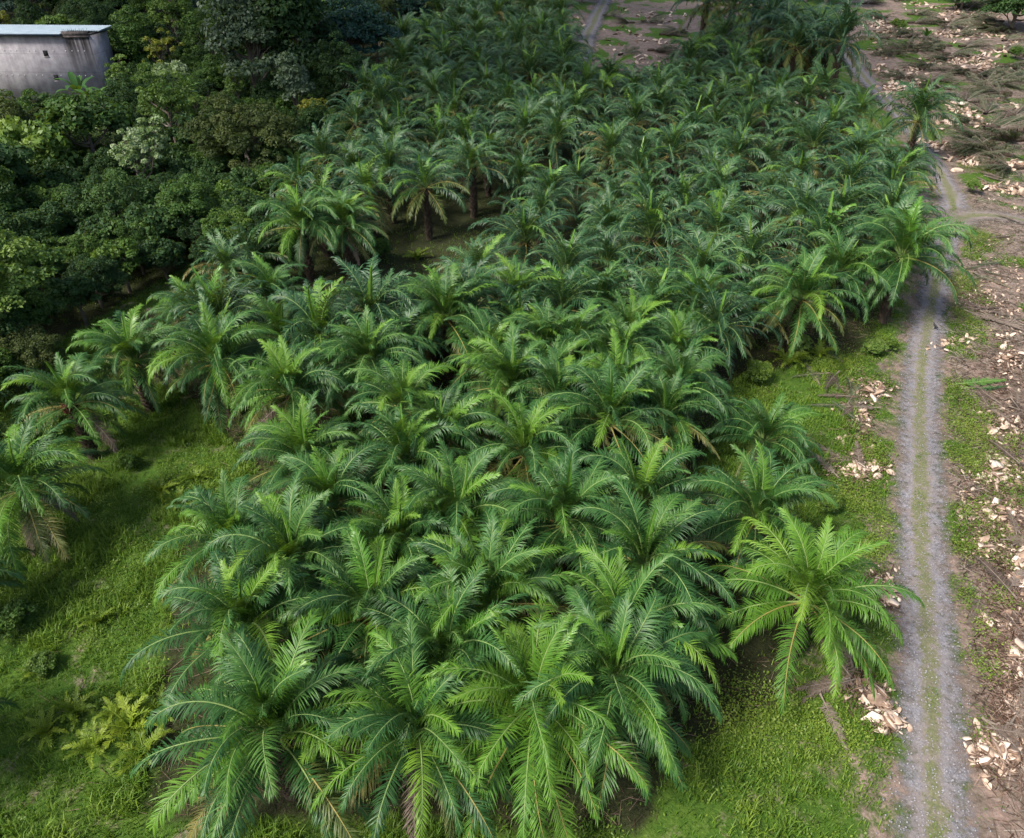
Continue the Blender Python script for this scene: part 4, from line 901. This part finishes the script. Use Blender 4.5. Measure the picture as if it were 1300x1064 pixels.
def leaves(x, y, z, g, per, size, hgt, tone, name, mat, spread=.18):
    n = len(x)*per; i = np.repeat(np.arange(len(x)), per); p = np.stack([x[i]+g.normal(0, spread, n), y[i]+g.normal(0, spread, n), z[i]+g.uniform(.03, hgt, n)], -1)
    nr = g.normal(0, .45, (n, 3))+np.array([0, 0, 1]); nr /= np.linalg.norm(nr, axis=1)[:, None]; a = np.cross(nr, g.normal(size=(n, 3))); a /= np.linalg.norm(a, axis=1)[:, None]; b = np.cross(nr, a)
    s = (size*g.uniform(.5, 1.4, n))[:, None]; V = np.stack([p-a*s, p-b*s*.6, p+a*s, p+b*s*.6], 1).reshape(-1, 3)
    return mesh_np(name, V, [(np.arange(n)*4)[:, None]+np.arange(4)[None]], [mat], None, np.repeat(np.clip(tone[i]+g.normal(0, .12, n), 0, 1), 4))
M['grass'] = leafmat('grass_blades', (.04, .08, .008), (.085, .175, .016), (.22, .31, .04), .55, .3, .3, 0)
M['weed'] = leafmat('weed_leaves', (.03, .065, .010), (.095, .165, .020), (.22, .29, .04), .5, .3, .35, 0)
M['fibre'] = leafmat('brown_fibre', (.03, .018, .012), (.10, .062, .045), (.26, .18, .14), .9, .03, .1, 0)
M['litter'] = leafmat('dry_litter', (.035, .028, .022), (.12, .095, .075), (.36, .30, .25), .9, .05, .1, 0)
gg = np.random.default_rng(3)
x, y, z = sample(235000, -66, 66, 6, 90, gg, 150); d_, u_, dt_, f_ = zones(x, y); r_ = gg.random(len(x)); nn = fbm(x, y, 3.2, 91)
k = (r_ < np.clip(1.15-d_*1.5, .0, 1)*np.where(y > 50, .5, 1)*np.where(u_ > .5, .18, 1)*np.clip(nn*2.4-.35, .12, 1)) & (dt_ > 2.0)
tone = np.clip(.15+.75*fbm(x, y, 2.4, 61)+np.where(dt_ < 9, .12, 0), 0, 1)
obj('grass', blades(x[k], y[k], z[k], gg, 5, .14, .48, .045, tone[k], 'grass', M['grass'], .16), kind='stuff', label='rough grass covering the lane and the verges')
x, y, z = sample(135000, -62, 72, 8, 110, gg, 220); d_, u_, dt_, f_ = zones(x, y); nn = fbm(x, y, 4.0, 71); r_ = gg.random(len(x))
k = (r_ < np.clip((nn-.47)*7, 0, 1)*np.clip(1.1-d_*1.6, 0, 1)*np.where(u_ > .5, .2, 1)) & (dt_ > 2.1)
PATCH = [(1222,545,1.9,5),(1232,590,1.6,3),(1218,500,1,3),(1250,845,1.0,1.2),(1240,300,3,4),(1215,350,1.6,5),(1222,400,1.3,5),(1226,760,.9,3.5),(1215,690,.7,2),(1245,215,4,3),(1110,650,1.4,3.5),(1100,570,1.5,2),(1105,700,1.5,2),(960,910,3,2.4),(1060,930,2.2,1.8),(1050,460,4,3),(960,500,2,2),(1075,630,1.6,2),(1235,920,.8,1.2),(1270,760,.8,1)]
for (a_, b_, rx_, ry_) in PATCH:
    c_ = hit(a_, b_); nq = int(52*rx_*ry_); qx = c_[0]+gg.normal(0, .45, nq)*rx_; qy = c_[1]+gg.normal(0, .45, nq)*ry_; ok = dist_to(qx, qy, TRK) > 1.9
    x = np.concatenate([x, qx[ok]]); y = np.concatenate([y, qy[ok]]); z = np.concatenate([z, T(qx[ok], qy[ok])]); k = np.concatenate([k, np.ones(ok.sum(), bool)]); f_ = np.concatenate([f_, np.ones(ok.sum(), bool)])
tone = np.clip(.2+.7*fbm(x, y, 1.8, 63)+np.where(f_, .15, 0), 0, 1)
obj('weeds', leaves(x[k], y[k], z[k], gg, 8, .062, .36, tone[k], 'weeds', M['weed'], .3), kind='stuff', label='low broad leaved weeds in patches')
# tufts on the strip between the ruts and along both edges
s_ = gg.integers(0, len(TRK)-1, 6000); lat = np.where(gg.random(6000) < .45, gg.normal(0, .24, 6000), np.sign(gg.normal(size=6000))*gg.uniform(1.75, 2.8, 6000))
dd_ = np.gradient(TRK, axis=0); dd_ /= np.linalg.norm(dd_, axis=1)[:, None]; x = TRK[s_, 0]+dd_[s_, 1]*lat+gg.normal(0, .1, 6000); y = TRK[s_, 1]-dd_[s_, 0]*lat+gg.uniform(-.4, .4, 6000)
k = (fbm(x, y, 2.2, 5) > .47) & (y < 110); x, y = x[k], y[k]
obj('track_weeds', blades(x, y, T(x, y)+.08, gg, 5, .04, .14, .03, .3+.6*gg.random(len(x)), 'track_weeds', M['grass'], .1), kind='stuff', label='thin weeds between the wheel ruts')
# twigs, leaflets and fibre
def sticks(n, g, x, y, z, l0, l1, name, mat, w0=.012):
    l = g.uniform(l0, l1, n); az = g.uniform(0, 2*np.pi, n); d3 = np.stack([np.cos(az), np.sin(az), g.normal(0, .18, n)], -1)*l[:, None]; c = np.stack([x, y, z+g.uniform(.02, .12, n)], -1)
    q = np.stack([-np.sin(az), np.cos(az), 0*az], -1)*(g.uniform(.6, 1.8, n)*w0)[:, None]; up = np.array([0, 0, .02])
    V = np.stack([c-d3/2-q, c-d3/2+q, c+d3/2+q*.6, c+d3/2-q*.6, c-d3/2+up, c+d3/2+up], 1).reshape(-1, 3); o = (np.arange(n)*6)[:, None]
    return mesh_np(name, V, [o+np.array([[0, 4, 5, 3]]), o+np.array([[4, 1, 2, 5]])], [mat], None, np.repeat(g.random(n), 6))
x, y, z = sample(480000, 8, 110, 10, 180, gg, 220); d_, u_, dt_, f_ = zones(x, y); k = f_ & (dt_ > 2.2) & (gg.random(len(x)) < np.clip(fbm(x, y, 3, 83)*2.6-.75, .04, 1)*np.where(y > 60, .7, 1)); x, y, z = x[k], y[k], z[k]
obj('litter', sticks(len(x), gg, x, y, z, .15, 1.1, 'litter', M['litter'], .018), kind='stuff', label='dry palm litter and twigs on the felled ground')
x, y, z = sample(40000, -40, 40, 10, 70, gg); d_, u_, dt_, f_ = zones(x, y); k = (~f_) & (gg.random(len(x)) < np.where(u_ > .5, .5, .08)) & (dt_ > 2.2); x, y, z = x[k], y[k], z[k]
obj('palm_litter', sticks(len(x), gg, x, y, z, .2, 1.2, 'palm_litter', M['fibre'], .009), kind='stuff', label='dry leaflets lying under the palms')
hx, hy = [], []
for (px, py, sx_, sy_, n, s, desc) in HEAPS+[(1270,500,30,30,60,1,''),(1280,640,26,80,160,1,''),(1285,850,20,80,120,1,''),(1095,560,14,50,40,1,'')]:
    for i in range(n*14):
        a, b = gch.normal(0, 1.0, 2); hx.append((px+a*sx_-4, py+b*sy_-2))
H_ = np.array(hx); d3_ = np.stack([(H_[:, 0]-CX)/FPX, CP-(H_[:, 1]-CY)/FPX*SP, -SP-(H_[:, 1]-CY)/FPX*CP], -1); t_ = -CAM_H/d3_[:, 2]
for _ in range(6): t_ = (T(d3_[:, 0]*t_, d3_[:, 1]*t_)-CAM_H)/d3_[:, 2]
x, y = d3_[:, 0]*t_, d3_[:, 1]*t_; k = dist_to(x, y, TRK) > 1.9; x, y = x[k], y[k]
obj('fibre_litter', sticks(len(x), gg, x, y, T(x, y)+gg.uniform(0, .12, len(x)), .15, .9, 'fibre_litter', M['fibre'], .02), kind='stuff', label='brown fibre and splinters around the heaps of chopped trunks')
# tall rough grass in the lane
x, y, z = sample(60000, -62, 30, 10, 60, gg); d_, u_, dt_, f_ = zones(x, y); k = (u_ < .5) & ~f_ & (dt_ > 4.5) & (gg.random(len(x)) < np.clip((fbm(x, y, 2.6, 19)-.5)*6, 0, 1)*np.where(x > 5, .25, 1)); x, y, z = x[k], y[k], z[k]
obj('tall_grass', blades(x, y, z, gg, 9, .4, .95, .05, np.clip(.3+.6*fbm(x, y, 1.5, 29), 0, 1), 'tall_grass', M['grass'], .13), kind='stuff', label='taller rough grass tufts in the lane')
# stones on the track
M['stone'] = plain('crushed_stone', [(.3, (.20, .19, .21)), (.7, (.50, .49, .52))], 6, .9, tonemix=True)
def stone_mb(seed):
    g = np.random.default_rng(seed); v = np.array([(1,0,0),(-1,0,0),(0,1,0),(0,-1,0),(0,0,.7),(0,0,-.6)], float)*g.uniform(.7, 1.2, (6, 3)); mb = MB()
    mb.add(v*.05, None, [(0,2,4),(2,1,4),(1,3,4),(3,0,4),(2,0,5),(1,2,5),(3,1,5),(0,3,5)]); return mb
n = 5200; yy = TRK[:, 1]; near = np.where(yy < 85)[0]; s_ = near[(gg.random(n)**1.5*len(near)).astype(int)] if TRK[near[0], 1] < TRK[near[-1], 1] else near[((1-gg.random(n)**1.5)*(len(near)-1)).astype(int)]
lat = gg.normal(0, 1.15, n); x = TRK[s_, 0]+dd_[s_, 1]*lat; y = TRK[s_, 1]-dd_[s_, 0]*lat+gg.uniform(-.4, .4, n)
obj('gravel', scatter([stone_mb(s) for s in range(5)], list(zip(x, y, T(x, y)+.10)), gg.uniform(.35, 1.2, n), .6, 'gravel', [M['stone']], gg), kind='stuff', label='loose crushed stone on the wheel ruts')
# ------------------------------------------------------------------ small plants one can count
def shrub(px, py, s, mat, lab, kind='broad'):
    p = hit(px, py, s*.5); tree_at(kind, mat, p[0], p[1], s, s*.75, lab, 'shrub', 'low shrubs', 'low_shrub')
for a in [(55,845,.7,'leaf_light','pale leafy shrub on the grass lane at the left'),(20,790,1.3,'leaf_mid','dark shrub below the shaded left palm'),(300,885,.8,'leaf_light','small shrub by the lower left palm'),(165,590,.8,'leaf_mid','shrub in the shade under the left palms'),
          (1050,640,1.0,'weed','yellow-green shrub beside the long chip heap palm'),(960,478,1.3,'weed','ferny shrub at the corner of the weedy clearing'),(1010,440,1.2,'leaf_light','shrub at the foot of the palm with hanging skirt'),(1130,440,.8,'weed','weed bush by the trunk of the tall leaning palm'),
          (1110,445,1.0,'leaf_light','leafy bush under the tall track side palm'),
          (1290,70,1.8,'leaf_mid','green bush on the felled slope below the dark corner tree'),(1235,240,1.2,'leaf_light','green bush above the branch track'),
          (455,300,1.8,'leaf_mid','climbing shrub at the base of the rear left palms'),(482,322,1.6,'leaf_mid','shrub at the rim of the shady rear gap'),(1140,35,2.0,'weed','low green mound on the felled slope'),(70,545,1.2,'leaf_light','light shrub below the browning left palm'),(10,560,1.4,'leaf_light','light green shrub at the left edge')]:
    shrub(*a)
def fern_mesh(seed):
    g = np.random.default_rng(seed); mb = MB()
    for i in range(11):
        f = frond(seed*30+i, L=1.5, e0=g.uniform(30, 78), bend=70, n=20, ll=.32, wl=.07, droop=.3, segs=2, k=3, pet=.12); az = i*2.4+g.normal(0, .3); ca, sa = math.cos(az), math.sin(az)
        V = np.concatenate(f.v)@np.array([[ca, sa, 0], [-sa, ca, 0], [0, 0, 1]]); V[:, 2] *= 1; mb.add(V, np.concatenate(f.q), tone=np.concatenate(f.tone), m=0)
    return mb.mesh('fern', [M['fern']])
M['fern'] = leafmat('fern_leaves', (.05, .10, .010), (.13, .20, .018), (.26, .33, .03), .5, .3, .3)
FERNS = [fern_mesh(s) for s in (1, 2, 3)]
for (px, py, s, lab) in [(165,925,1.2,'yellow-green fern clump at the lower left of the lane'),(205,905,1.0,'fern clump beside the lower left corner palm'),(185,960,1.1,'lowest fern clump by the lower left corner palm'),(95,905,.9,'fern clump in the open grass at the lower left'),(60,930,.9,'fern clump near the bottom left edge'),
        (128,790,.8,'bright fern clump in the middle of the lane'),(50,850,.7,'small pale fern clump at the left'),(230,640,.9,'fern clump near the top of the lane'),(205,625,1.0,'fern clump right of the leaning left palm'),(255,650,.8,'small fern clump by the lane edge palm'),
        (1000,462,1.4,'fern clump at the edge of the weedy clearing'),(1040,452,1.2,'fern clump under the hanging skirt palm'),(530,330,1.4,'fern clump in the shady rear gap'),(150,905,.8,'small fern left of the yellow-green clump'),(120,950,1.0,'fern clump at the bottom of the lane'),(250,610,.9,'fern clump in the shade of the drooping lane palm')]:
    p = hit(px, py); thing('fern', (p[0], p[1], float(T(p[0], p[1]))), lab, 'fern', 'ferns in the grass', (0, 0, px), s, FERNS[int(px) % 3])
# bird standing on the track
def bird():
    p = hit(1186, 419); mb = MB()
    mb.tube([(-.22,0,.16),(-.12,0,.19),(0,0,.22),(.10,0,.27),(.15,0,.35),(.19,0,.38),(.23,0,.37)], [.015,.05,.075,.06,.035,.035,.006], 8)
    for s in (-.03, .03): mb.tube([(0,s,.16),(.01,s,.0),(.05,s,.0)], .008, 4)
    M['feather'] = plain('dark_feathers', [(.3, (.012, .012, .014)), (.7, (.03, .03, .033))], 8, .6)
    thing('bird', (p[0], p[1], float(T(p[0], p[1]))+.11), 'small dark bird standing on the right rut of the track', 'bird', rot=(0, 0, 2.0), scale=1.5, me=mb.mesh('bird', [M['feather']], True))
bird()

set_labels()
